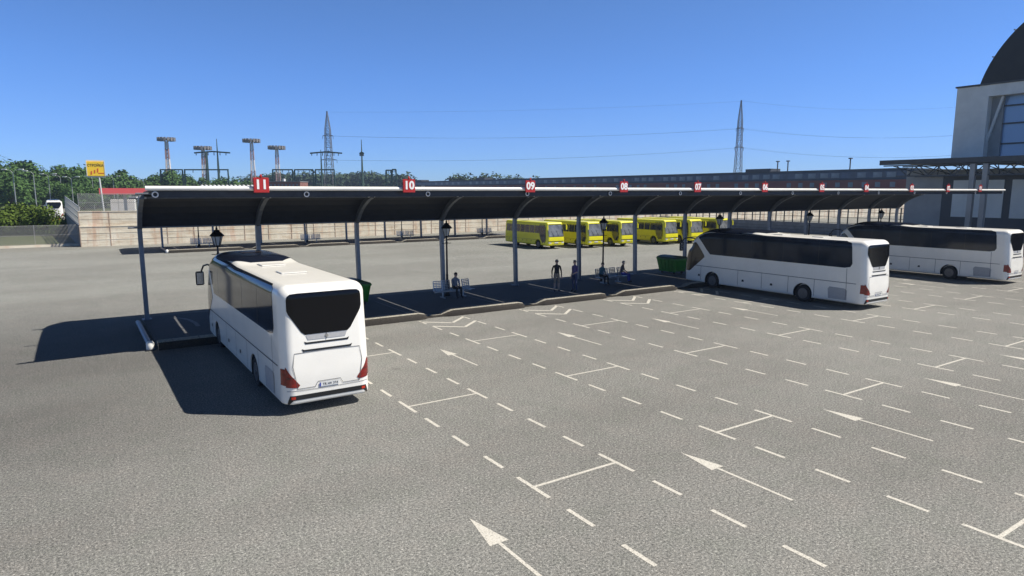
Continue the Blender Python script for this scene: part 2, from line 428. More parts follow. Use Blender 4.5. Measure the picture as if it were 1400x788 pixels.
NUM = [('11',357), ('10',559), ('09',725), ('08',853), ('07',954), ('06',1046), ('05',1124), ('04',1185), ('03',1247), ('02',1297), ('01',1341)]
for s, px in NUM:
    p = atY(px, 252, 27.56)
    t = thing('bay_number_sign', 'square red sign reading %s on top of the white canopy tube' % s, 'sign', (p.x, 27.56, 6.50), 0, 'bay number signs along the canopy tube')
    b_ = MB(); b_.box((0, 0, .24), (.60, .05, .60)); o = b_.build('board', 'sign_red', t); bevel(o, .02)
    text_part('number', s, .50, 'sign_white', t, (0, -.030, .25), (PI/2, 0, 0), bold=.018)
    k = MB(); k.lathe([(.045, .54), (.05, .60), (.03, .65), (.005, .67)], (0,0,0), 10); k.bar((0, .05, .0), (0, .05, .45), .03); k.build('mount', 'sign_red', t)

# ---------------------------------------------------------------- vehicle shell toolkit
def lerp_list(a, b, n): return [a+(b-a)*i/n for i in range(n+1)]
def smooth(t): t = max(0, min(1, t)); return t*t*(3-2*t)
class Shell:
    def __init__(s, hw, L, z0, z1, rx, ryr, ryf, rz, rzb, post): s.__dict__.update(locals()); del s.__dict__['s']
    def map(s, p, off=0):
        x, y, z = p
        dx = max(0, (abs(x)-(s.hw-s.rx))/s.rx); sx = 1 if x >= 0 else -1
        if y < s.ryr: dy, ry, sy = (s.ryr-y)/s.ryr, s.ryr, -1
        elif y > s.L-s.ryf: dy, ry, sy = (y-(s.L-s.ryf))/s.ryf, s.ryf, 1
        else: dy, ry, sy = 0, 1, 0
        if z > s.z1-s.rz: dz, rz, sz = (z-(s.z1-s.rz))/s.rz, s.rz, 1
        elif z < s.z0+s.rzb: dz, rz, sz = ((s.z0+s.rzb)-z)/s.rzb, s.rzb, -1
        else: dz, rz, sz = 0, 1, 0
        n = math.sqrt(dx*dx+dy*dy+dz*dz)
        if n > 1e-9:
            m_ = max(dx, dy, dz); k = m_/n; ax, ay, az = dx*k, dy*k, dz*k
            nx, ny, nz = sx*ax/s.rx, sy*ay/ry, sz*az/rz
            l = math.sqrt(nx*nx+ny*ny+nz*nz) or 1
            qx = sx*((s.hw-s.rx)+ax*s.rx) if dx > 0 else x
            qy = (s.ryr-ay*s.ryr if sy < 0 else (s.L-s.ryf)+ay*s.ryf) if sy else y
            qz = ((s.z1-s.rz)+az*s.rz if sz > 0 else (s.z0+s.rzb)-az*s.rzb) if sz else z
            x, y, z = qx+off*nx/l, qy+off*ny/l, qz+off*nz/l
        return s.post(x, y, z)
    def mesh(s):
        xs = lerp_list(-s.hw, -s.hw+s.rx, 8)[:-1]+lerp_list(-s.hw+s.rx, s.hw-s.rx, 8)+lerp_list(s.hw-s.rx, s.hw, 8)[1:]
        ys = lerp_list(0, s.ryr, 9)[:-1]+lerp_list(s.ryr, s.L-s.ryf, 34)+lerp_list(s.L-s.ryf, s.L, 12)[1:]
        zs = lerp_list(s.z0, s.z0+s.rzb, 4)[:-1]+lerp_list(s.z0+s.rzb, s.z1-s.rz, 16)+lerp_list(s.z1-s.rz, s.z1, 8)[1:]
        bm = bmesh.new()
        def grid(A, B, fn):
            V = [[bm.verts.new(s.map(fn(a, b_))) for b_ in B] for a in A]
            for i in range(len(A)-1):
                for j in range(len(B)-1): bm.faces.new((V[i][j], V[i+1][j], V[i+1][j+1], V[i][j+1]))
        for X in (-s.hw, s.hw): grid(ys, zs, lambda a, b_: (X, a, b_))
        for Y in (0, s.L): grid(xs, zs, lambda a, b_: (a, Y, b_))
        for Z in (s.z0, s.z1): grid(xs, ys, lambda a, b_: (a, b_, Z))
        bmesh.ops.remove_doubles(bm, verts=bm.verts, dist=.0005); bmesh.ops.recalc_face_normals(bm, faces=bm.faces)
        return bm
    def panel(s, name, poly, side, m, parent, off=.012, step=.18, smo=60):
        """poly is 2-D: (y,z) for L/R, (x,z) for rear/front, (x,y) for top"""
        bm = bmesh.new(); f = bm.faces.new([bm.verts.new((a, b_, 0)) for a, b_ in poly])
        lo = [min(p[i] for p in poly) for i in (0,1)]; hi = [max(p[i] for p in poly) for i in (0,1)]
        for ax in (0, 1):
            k = lo[ax]+step
            while k < hi[ax]-1e-3:
                no = (1,0,0) if ax == 0 else (0,1,0); co = (k,0,0) if ax == 0 else (0,k,0)
                bmesh.ops.bisect_plane(bm, geom=bm.verts[:]+bm.edges[:]+bm.faces[:], plane_co=co, plane_no=no, dist=1e-5); k += step
        fn = {'L': lambda a, b_: (-s.hw, a, b_), 'R': lambda a, b_: (s.hw, a, b_), 'rear': lambda a, b_: (a, 0, b_), 'front': lambda a, b_: (a, s.L, b_), 'top': lambda a, b_: (a, b_, s.z1)}[side]
        for v_ in bm.verts: v_.co = s.map(fn(v_.co.x, v_.co.y), off)
        bmesh.ops.recalc_face_normals(bm, faces=bm.faces)
        # give the pane a small thickness
        me = bpy.data.meshes.new(name)
        bm.normal_update(); bm.to_mesh(me); bm.free()
        me.materials.append(M[m]); me.polygons.foreach_set('use_smooth', [True]*len(me.polygons)); me.set_sharp_from_angle(angle=math.radians(smo))
        o = bpy.data.objects.new(name, me); COL.objects.link(o); o.parent = parent
        # outward orientation
        c = Vector((0, s.L/2, (s.z0+s.z1)/2)); p0 = me.polygons[0]
        if p0.normal.dot(p0.center-c) < 0: me.flip_normals()
        return o
    def seam(s, name, pts, side, parent, w=.022, m='seam', off=.013):
        for a, b_ in zip(pts, pts[1:]):
            d = Vector((b_[0]-a[0], b_[1]-a[1])); n = Vector((-d.y, d.x)).normalized()*w/2
        polys = []
        L_, R_ = [], []
        for i, p in enumerate(pts):
            a = Vector(pts[max(0, i-1)]); b_ = Vector(pts[min(len(pts)-1, i+1)]); d = (b_-a).normalized(); n = Vector((-d.y, d.x))*w/2
            L_.append((p[0]+n.x, p[1]+n.y)); R_.append((p[0]-n.x, p[1]-n.y))
        return s.panel(name, L_+R_[::-1], side, m, parent, off)
def cut_arches(o, spots, hw, r=.60):
    cu = MB()
    for y in spots:
        for sx in (-1, 1): cu.lathe([(r, sx*(hw+.4)), (r, sx*(hw-.42))], (0, y, .5), 28, 'x')
    c = cu.build('cutter', 'arch'); bo = o.modifiers.new('b', 'BOOLEAN'); bo.operation = 'DIFFERENCE'; bo.object = c; bo.solver = 'EXACT'
    me = evaluated(o); o.modifiers.clear(); bpy.data.objects.remove(c); o.data = me
    me.polygons.foreach_set('use_smooth', [True]*len(me.polygons)); me.set_sharp_from_angle(angle=math.radians(35))
def wheel(parent, x, y, sx, r=.5, w=.30):
    t = MB(); t.lathe([(r*.62, sx*(w/2-.03)), (r*.9, sx*(w/2)), (r*.98, sx*(w/2-.03)), (r, sx*(w/2-.08)), (r, -sx*w/2), (r*.6, -sx*w/2)], (0,0,0), 32, 'x')
    o = t.build('wheel', 'tyre', parent, 30, (x, y, r))
    k = MB(); k.lathe([(r*.63, sx*(w/2-.005)), (r*.58, sx*(w/2-.0)), (r*.54, sx*(w/2-.06)), (r*.30, sx*(w/2-.10)), (r*.26, sx*(w/2-.02)), (r*.14, sx*(w/2)), (r*.12, sx*(w/2+.02)), (.002, sx*(w/2+.02))], (0,0,0), 28, 'x')
    k.build('rim', 'rim', o, 30)
    h = MB()
    for i in range(10): a = 2*PI*i/10; h.lathe([(.03, sx*(w/2-.085)), (.025, sx*(w/2-.055))], (0, r*.42*math.cos(a), r*.42*math.sin(a)), 8, 'x')
    h.build('hand_hole', 'hub_dark', o)
    return o

# ---------------------------------------------------------------- white coach
def coach_post(x, y, z):
    L = 13.05
    t = max(0, (y-(L-2.6))/2.6); up = smooth((z-2.2)/1.4)
    z2 = z-up*(.75*t**2.6)
    if 6.2 < y < L: z2 += .20*smooth((y-6.4)/1.6)*smooth((L-1.0-y)/1.5)*smooth((z-3.5)/.25)*max(0, 1-(x/1.3)**4)
    y2 = y
    if y < 2: k = 1-y/2; y2 += k*(.16*smooth((z-.6)/3.0)+.03*smooth((1.2-z)/.6))
    if y > L-2: k = (y-(L-2))/2; y2 -= k*.55*smooth((z-1.0)/2.7)**1.5
    xs = 1-.02*smooth((z-1.6)/2.2)        # tumblehome
    if y > L-1.5: xs *= 1-.05*((y-(L-1.5))/1.5)**2
    return (x*xs, y2, z2)
def make_coach(label, X, Y):
    t = thing('white_coach', label, 'coach', (X, Y, 0), 0, 'white coaches parked at the bays')
    SH = Shell(1.33, 13.05, .27, 3.80, .34, .42, .55, .34, .12, coach_post)
    bm = SH.mesh(); me = bpy.data.meshes.new('body'); bm.to_mesh(me); bm.free(); me.materials.append(M['coach_white'])
    body = bpy.data.objects.new('body', me); COL.objects.link(body)
    AX = (3.78, 10.5); cut_arches(body, AX, 1.33, .62); body.parent = t
    for y in AX:
        for sx in (-1, 1):
            a = MB(); N = 18
            for i in range(N):
                a0, a1 = -.35+(PI+.7)*i/N, -.35+(PI+.7)*(i+1)/N
                P = lambda an, x: (sx*x, y+.612*math.cos(an), .5+.612*math.sin(an))
                a.quad(P(a0, 1.29), P(a1, 1.29), P(a1, .9), P(a0, .9))
            a.build('wheel_arch', 'arch', body, 50)
            b_ = MB(); b_.lathe([(.60, sx*.885), (.60, sx*.892)], (0, y, .5), 24, 'x'); b_.build('arch_back', 'arch', body)
            wheel(t, sx*1.14, y, sx)
    for sd in 'LR':
        SH.panel('side_glass', [(.86, 3.40), (.94, 3.70), (1.1, 3.795), (6.5, 3.795), (10.8, 3.79), (12.1, 3.62), (12.0, 3.50), (10.72, 2.27), (1.25, 2.27), (.92, 2.34), (.80, 2.52)], sd, 'coach_glass', t)
        for y in (2.9, 5.2, 7.5, 9.7): SH.seam('glass_joint', [(y, 2.29), (y, 3.6)], sd, t, .018, 'black_trim', .014)
        SH.panel('cab_window', [(12.35, 3.32), (12.75, 3.40), (13.0, 3.3), (13.0, 1.0), (12.45, 1.02), (11.2, 2.05), (11.25, 2.2)], sd, 'coach_front_glass', t, step=.1)
        SH.seam('skirt_seam', [(.55, 1.43), (6, 1.43), (12.0, 1.43)], sd, t, .03)
        for y, z0, z1 in ((1.12, .3, 2.26), (3.05, .3, 1.42), (4.75, .3, 1.42), (6.6, .3, 1.42), (8.4, .3, 1.42), (11.45, .3, 1.42)): SH.seam('flap_seam', [(y, z0), (y, z1)], sd, t, .02)
        SH.panel('grille', [(1.05, .45), (1.05, 1.0), (1.2, 1.1), (2.1, 1.12), (2.2, 1.0), (2.15, .45)], sd, 'coach_grey', t)
        for y in (5.9, 8.0, 11.6): SH.panel('flap_catch', [(y-.09, .72), (y+.09, .72), (y+.07, .85), (y-.07, .85)], sd, 'black_trim', t, .016)
        SH.panel('tail_lamp_side', [(0, .90), (0, 1.40), (.30, 1.40), (.32, .92)], sd, 'red_lens', t, step=.06)
    # rear
    SH.panel('rear_window', [(-1.14, 3.40), (-1.11, 3.51), (-1.02, 3.57), (-.8, 3.585), (.8, 3.585), (1.02, 3.57), (1.11, 3.51), (1.14, 3.40), (1.14, 3.10), (1.09, 2.98), (.74, 2.44), (.64, 2.36), (-.64, 2.36), (-.74, 2.44), (-1.09, 2.98), (-1.14, 3.10)], 'rear', 'rear_glass', t, step=.1)
    SH.panel('rear_window_foot', [(-.62, 2.345), (.62, 2.345), (.56, 2.20), (-.56, 2.20)], 'rear', 'chrome' if 0 else 'coach_grey', t)
    em = MB(); em.lathe([(.05, -.02), (.05, .0)], (0, .0, 0), 14, 'y'); em.box((0, -.012, .0), (.02, .03, .16)); e = em.build('emblem', 'chrome', t); p = SH.map((0, 0, 2.28), .01); e.location = p
    for z, w in ((2.11, .68), (1.90, .76)):
        SH.panel('vent_slot', [(-w, z+.055), (-w+.08, z+.025), (w-.08, z+.025), (w, z+.055), (w-.04, z-.03), (-w+.04, z-.03)], 'rear', 'black_trim', t, step=.1)
    SH.seam('hatch_seam', [(-.93, .80), (-1.04, 1.45), (-.98, 1.84), (0, 1.86), (.98, 1.84), (1.04, 1.45), (.93, .80)], 'rear', t, .016)
    SH.seam('hatch_seam', [(-.95, .79), (-.42, .79), (-.34, .94), (.34, .94), (.42, .79), (.95, .79)], 'rear', t, .016)
    SH.panel('plate', [(-.30, .77), (.30, .77), (.30, .895), (-.30, .895)], 'rear', 'plate_white', t, .02)
    SH.panel('plate_band', [(-.30, .77), (-.255, .77), (-.255, .895), (-.30, .895)], 'rear', 'plate_blue', t, .023)
    pp = SH.map((.03, 0, .832), .026); text_part('plate_letters', 'TR HV 374', .10, 'letter_black', t, pp, (PI/2, 0, 0), .001, 0)
    for sx in (-1, 1):
        SH.panel('tail_lamp', [(sx*1.33, .86), (sx*1.33, 1.46), (sx*1.26, 1.42), (sx*.86, .90), (sx*.92, .83)], 'rear', 'red_lens', t, step=.06)
        SH.panel('lamp_divide', [(sx*1.28, 1.12), (sx*1.28, 1.14), (sx*1.03, 1.14), (sx*1.02, 1.12)], 'rear', 'black_trim', t, .015, step=.06)
    SH.panel('bumper_strip', [(-1.30, .34), (-1.16, .60), (1.16, .60), (1.30, .34), (1.20, .34), (1.06, .46), (-1.06, .46), (-1.20, .34)], 'rear', 'black_trim', t, .012, step=.08)
    for sx in (-1, 1): SH.panel('reflector', [(sx*1.12, .49), (sx*1.0, .49), (sx*1.0, .57), (sx*1.12, .57)], 'rear', 'red_small', t, .018, step=.06)
    SH.seam('bumper_seam', [(-1.28, .74), (0, .72), (1.28, .74)], 'rear', t, .012)
    # front
    SH.panel('windscreen', [(-1.2, 1.05), (1.2, 1.05), (1.22, 3.3), (.9, 3.6), (-.9, 3.6), (-1.22, 3.3)], 'front', 'coach_front_glass', t, step=.12)
    for sx in (-1, 1):
        SH.panel('headlight', [(sx*.72, .66), (sx*1.16, .72), (sx*1.2, .98), (sx*.8, .86)], 'front', 'headlamp', t, .014, step=.08)
        a = MB(); p0 = Vector((sx*1.05, 12.2, 3.22)); a.path([p0, (sx*1.22, 12.7, 3.30), (sx*1.34, 13.02, 3.22), (sx*1.42, 13.14, 2.98)], .075, 8)
        mi = a.build('mirror', 'black_trim', t, 50)
        h = MB(); h.box((sx*1.50, 13.12, 2.66), (.34, .14, .62)); ho = h.build('mirror_head', 'coach_white' if 0 else 'black_trim', mi); bevel(ho, .035)
        h = MB(); h.box((sx*1.50, 13.045, 2.66), (.26, .012, .50)); h.build('mirror_glass', 'chrome', mi)
    SH.panel('front_grille', [(-.6, .5), (.6, .5), (.66, .7), (-.66, .7)], 'front', 'black_trim', t, .014)
    # roof
    for sx in (-1, 1): SH.panel('cant_glass', [(sx*1.33, 1.15), (sx*1.33, 10.6), (sx*1.20, 10.0), (sx*1.20, 1.3)], 'top', 'coach_glass', t, .013, step=.1)
    SH.panel('roof_screen', [(-1.30, 12.95), (1.30, 12.95), (1.28, 9.2), (1.12, 7.6), (.6, 6.95), (-.6, 6.95), (-1.12, 7.6), (-1.28, 9.2)], 'top', 'roof_glass', t, .02, step=.15)
    SH.panel('roof_skylight', [(-.42, 10.3), (.42, 10.3), (.42, 9.3), (-.42, 9.3)], 'top', 'coach_front_glass', t, .03)
    for y in (3.6, 6.3):
        h = MB(); h.box((0, y, 3.815), (.86, .74, .05)); ho = h.build('roof_hatch', 'coach_white', t); bevel(ho, .02)
        SH.seam('hatch_gap', [(-.45, y-.40), (.45, y-.40)], 'top', t, .03, 'seam', .008); SH.seam('hatch_gap', [(-.45, y-.40), (-.45, y+.40)], 'top', t, .02, 'seam', .008)
    u = MB(); u.bb(-1.0, 1.0, .6, 12.6, .30, .42); u.build('underfloor', 'arch', t)
    # seats behind nothing visible; exhaust
    return t
coachA = make_coach('white coach at bay 11, nearest to the viewer, seen mostly from behind', 5.99, 18.98)
for lab, X in (('white coach in the middle of the yard with its nose beside the green bin', 37.10), ('white coach farthest right, parked in front of the station building', 55.42)):
    c = copy_tree(coachA); c.location = (X, 19.15, 0); c['label'] = lab

# ---------------------------------------------------------------- yellow buses
def ybus_post(x, y, z):
    L = 9.0; y2 = y
    if y > L-1.2: k = (y-(L-1.2))/1.2; y2 -= k*.30*smooth((z-1.0)/2.0)
    if y < 1: y2 += (1-y)*.10*smooth((z-1.2)/1.8)
    xs = 1-.05*smooth((z-1.5)/1.5)
    return (x*xs, y2, z)
def make_ybus(label, X, Y):
    t = thing('yellow_bus', label, 'bus', (X, Y, 0), PI, 'yellow buses parked side by side')
    SH = Shell(1.2, 9.0, .38, 3.02, .22, .35, .35, .20, .1, ybus_post)
    bm = SH.mesh(); me = bpy.data.meshes.new('body'); bm.to_mesh(me); bm.free(); me.materials.append(M['yellow_paint'])
    body = bpy.data.objects.new('body', me); COL.objects.link(body)
    AX = (2.2, 7.05); cut_arches(body, AX, 1.2, .56); body.parent = t
    for y in AX:
        for sx in (-1, 1):
            b_ = MB(); b_.lathe([(.545, sx*.785), (.545, sx*.80)], (0, y, .5), 20, 'x'); b_.build('wheel_arch', 'arch', body)
            wheel(t, sx*1.03, y, sx, .46, .26)
    for sd in 'LR':
        y = .45
        while y < 6.6:
            SH.panel('side_window', [(y, 1.75), (y+.93, 1.75), (y+.93, 2.62), (y, 2.62)], sd, 'bus_glass', t); y += 1.0
        SH.panel('door_glass', [(7.95, .72), (8.35, .75), (8.55, 1.1), (8.62, 2.5), (8.45, 2.66), (7.35, 2.66), (7.3, 2.45), (7.38, 1.9), (7.6, 1.2)], sd, 'bus_glass', t, step=.1)
        SH.seam('door_frame', [(8.0, .66), (7.6, 1.1), (7.32, 1.8), (7.26, 2.62), (7.4, 2.74), (8.5, 2.72), (8.68, 2.5), (8.6, 1.0), (8.35, .68)], sd, t, .05, 'black_trim', .015)
        SH.seam('skirt_seam', [(.3, .98), (7.2, .98)], sd, t, .02)
        for y in (1.0, 3.0, 3.9, 4.8, 5.7): SH.panel('vent', [(y, .75), (y+.09, .75), (y+.09, .88), (y, .88)], sd, 'black_trim', t)
    SH.panel('windscreen', [(-1.02, 1.42), (1.02, 1.42), (1.06, 2.62), (.95, 2.72), (-.95, 2.72), (-1.06, 2.62)], 'front', 'bus_windscreen', t, step=.12)
    SH.seam('windscreen_seal', [(-1.04, 1.40), (1.04, 1.40), (1.09, 2.64), (.96, 2.76), (-.96, 2.76), (-1.09, 2.64), (-1.04, 1.40)], 'front', t, .06, 'black_trim', .015)
    SH.panel('front_panel', [(-1.08, .92), (1.08, .92), (1.06, 1.36), (-1.06, 1.36)], 'front', 'yellow_paint', t, .014, step=.12)
    SH.seam('trim_strip', [(-1.1, .86), (0, .84), (1.1, .86)], 'front', t, .07, 'black_trim', .018)
    SH.panel('lower_grille', [(-.55, .42), (.55, .42), (.62, .60), (-.62, .60)], 'front', 'black_trim', t, .016)
    for sx in (-1, 1):
        SH.panel('headlight', [(sx*.75, .64), (sx*1.1, .66), (sx*1.12, .80), (sx*.72, .78)], 'front', 'headlamp', t, .018, step=.08)
        a = MB(); a.path([(sx*.95, 8.75, 2.80), (sx*1.18, 9.05, 2.84), (sx*1.32, 9.12, 2.72)], .06, 8); mi = a.build('mirror', 'yellow_paint', t, 50)
        h = MB(); h.box((sx*1.34, 9.1, 2.42), (.20, .12, .56)); bevel(h.build('mirror_head', 'yellow_paint', mi), .04)
    for x in (-.35, .35):
        q = MB(); q.path([(x, 8.98, 1.45), (x+.3, 8.86, 2.1)], .025, 6); q.build('wiper', 'black_trim', t)
    SH.panel('plate', [(-.26, .66), (.26, .66), (.26, .77), (-.26, .77)], 'front', 'plate_white', t, .024)
    SH.panel('rear_window', [(-.95, 1.75), (.95, 1.75), (.9, 2.6), (-.9, 2.6)], 'rear', 'bus_glass', t)
    SH.panel('roof_pod', [(-.5, 2.0), (.5, 2.0), (.5, 3.4), (-.5, 3.4)], 'top', 'yellow_paint', t, .06)
    u = MB(); u.bb(-.9, .9, .5, 8.5, .36, .46); u.build('underfloor', 'arch', t)
    return t
YB = [(44.35, 59.9), (49.05, 58.5), (53.45, 57.8), (59.9, 57.0), (63.9, 56.5), (69.0, 56.4)]
LABY = ['yellow bus at the left end of the row, its whole side in view', 'yellow bus second from the left in the row', 'yellow bus third from the left, behind the lamp post',
        'yellow bus fourth from the left, just above the large green bin', 'yellow bus fifth from the left, behind the mirror of the middle coach', 'yellow bus at the right end of the row, mostly hidden by the middle coach']
yb = make_ybus(LABY[0], YB[0][0]+1.2, YB[0][1]+9)
for (X, Y), l in zip(YB[1:], LABY[1:]):
    c = copy_tree(yb); c.location = (X+1.2, Y+9, 0); c['label'] = l

# ---------------------------------------------------------------- lantern posts
def lantern(label, loc):
    t = thing('street_lantern', label, 'street lamp', loc, 0, 'black lantern posts on the platforms')
    p = MB(); p.lathe([(.20, 0), (.20, .10), (.15, .16), (.13, .55), (.16, .62), (.10, .75), (.07, 1.2), (.085, 1.28), (.065, 1.36), (.05, 3.2), (.075, 3.28), (.05, 3.36), (.045, 3.62), (.12, 3.70)], (0,0,0), 12); p.build('post', 'lamp_black', t, 35)
    a = MB(); a.bar((-.30, 0, 3.25), (.30, 0, 3.25), .035, seg=6); a.build('ladder_bar', 'lamp_black', t)
    g_ = MB(); g_.lathe([(.13, 3.71), (.26, 4.16)], (0,0,0), 6); ln = g_.build('lantern', 'lamp_pane', t)
    f = MB()
    for i in range(6):
        a_ = 2*PI*i/6; f.bar((.135*math.cos(a_), .135*math.sin(a_), 3.70), (.27*math.cos(a_), .27*math.sin(a_), 4.18), .03)
    f.build('frame', 'lamp_black', ln)
    c = MB(); c.lathe([(.36, 4.16), (.34, 4.21), (.22, 4.34), (.16, 4.38), (.13, 4.46), (.05, 4.50), (.055, 4.56), (.01, 4.68)], (0,0,0), 12); c.build('cap', 'lamp_black', ln, 35)
    return t
lm = None
LL = [((5.95, 36.0, .1), 'black lantern post rising behind the roof of the nearest coach'), ((18.95, 36.0, .1), 'black lantern post beside the bench with the seated man in grey'),
      ((31.6, 36.0, .1), 'black lantern post behind the bench with two seated people'), ((44.1, 36.0, .1), 'black lantern post rising behind the front of the middle coach'),
      ((56.6, 36.0, .1), 'black lantern post between the middle coach and the farthest coach'), ((69.0, 36.0, .1), 'black lantern post rising behind the farthest right coach')]
LL += [((x, 84.6, .1), l) for x, l in ((12.0, 'leftmost lantern post on the far platform'), (24.6, 'second lantern post from the left on the far platform'), (37.6, 'third lantern post from the left on the far platform'), (50.5, 'fourth lantern post on the far platform, left of the yellow buses'))]
for loc, l in LL:
    if lm is None: lm = lantern(l, loc)
    else: c = copy_tree(lm); c.location = loc; c['label'] = l

# ---------------------------------------------------------------- benches
def bench(label, loc, rz):
    t = thing('bench', label, 'bench', loc, rz, 'metal benches on the platforms')
    for i, x in enumerate((-1.02, -.38, .38, 1.02)):
        rzx = (-.22, -.06, .06, .22)[i]
        yy = (-.12, 0, 0, -.12)[i]
        # perforated back: frame with slats
        s = MB(); w = .54
        R = Matrix.Rotation(rzx, 3, 'Z')
        def P(a, b_, c_): q = R @ Vector((a, b_, 0)); return (x+q.x, yy+q.y, c_)
        for a in (-w/2, w/2): s.bar(P(a, .22, .42), P(a, .34, 1.02), .045)
        for z in (.44, 1.01): s.bar(P(-w/2, .22+(z-.42)*.2, z), P(w/2, .22+(z-.42)*.2, z), .045)
        for k in range(5): z = .52+k*.095; s.bar(P(-w/2, .22+(z-.42)*.2, z), P(w/2, .22+(z-.42)*.2, z), .012, .055)
        for a in (-w/6, w/6): s.bar(P(a, .225, .44), P(a, .335, 1.0), .03, .014)
        s.build('backrest', 'bench_metal', t)
        q = MB()
        for k in range(6): d = -.26+k*.09; q.bar(P(-w/2, d, .45), P(w/2, d, .45), .065, .014)
        for a in (-w/2, w/2): q.bar(P(a, -.27, .44), P(a, .23, .43), .04)
        q.build('seat', 'bench_metal', t)
    b_ = MB(); b_.bar((-1.25, 0, .37), (1.25, 0, .37), .07, .07); b_.build('beam', 'bench_metal', t)
    for x in (-.7, .7):
        l = MB(); l.bar((x, 0, .05), (x, 0, .36), .07); l.bar((x, -.32, .03), (x, .32, .03), .07, .05); l.build('leg', 'bench_metal', t)
    return t
bn = bench('silver slatted bench with the man in grey sitting on it', (19.0, 35.35, .1), 0)
for loc, l in (((31.35, 34.85, .1), 'silver slatted bench with two people sitting on it'), ((12.3, 84.0, .1), 'leftmost silver bench on the far platform'),
               ((24.9, 84.0, .1), 'second silver bench from the left on the far platform'), ((37.9, 84.0, .1), 'third silver bench from the left on the far platform'), ((50.6, 84.0, .1), 'fourth silver bench on the far platform, left of the yellow buses')):
    c = copy_tree(bn); c.location = loc; c['label'] = l

# ---------------------------------------------------------------- wheeled bins
def wbin(label, loc, rz=0):
    t = thing('wheeled_bin', label, 'bin', loc, rz, 'large green wheeled bins')
    b_ = MB(); z0, z1 = .22, 1.16
    def rect(hx, hy, z): return [(-hx,-hy,z), (hx,-hy,z), (hx,hy,z), (-hx,hy,z)]
    A, B = rect(.52, .82, z0), rect(.66, 1.0, z1)
    for i in range(4): j = (i+1) % 4; b_.quad(A[i], A[j], B[j], B[i])
    b_.quad(*A); b_.quad(*B)
    o = b_.build('tub', 'bin_green', t); bm = bmesh.new(); bm.from_mesh(o.data); bmesh.ops.remove_doubles(bm, verts=bm.verts, dist=.001); bm.to_mesh(o.data); bm.free(); bevel(o, .05)
    r = MB(); r.bb(-.72, .72, -1.06, 1.06, 1.13, 1.22); 
    bevel(r.build('rim', 'bin_green', t), .02)
    r = MB()
    for y in (-.6, -.2, .2, .6):
        for sx in (-1, 1): r.bar((sx*.535, y*.84, .26), (sx*.665, y, 1.12), .05)
    r.build('rib', 'bin_green', t)
    l = MB(); C = [(-.72, 1.215), (-.66, 1.30), (-.3, 1.40), (.3, 1.40), (.66, 1.30), (.72, 1.215)]; n = len(l.v)
    l.prism(C, 'y', -1.03, 1.03); bevel(l.build('lid', 'bin_lid', t, 30), .02)
    h = MB(); h.bar((-.75, -.4, 1.18), (-.75, .4, 1.18), .04); h.build('handle', 'bin_lid', t)
    for sx in (-1, 1):
        for sy in (-1, 1):
            w = MB(); w.lathe([(.10, -.03), (.10, .03)], (sx*.42, sy*.62, .10), 14, 'x'); w.bar((sx*.42, sy*.62, .10), (sx*.42, sy*.62, .24), .04); w.build('castor', 'tyre', t)
    return t
w1 = wbin('large green bin standing left of the middle coach, fully in view', (39.1, 36.35, .1), 0)
c = copy_tree(w1); c.location = (13.05, 36.3, .1); c['label'] = 'large green bin half hidden behind the nearest coach'

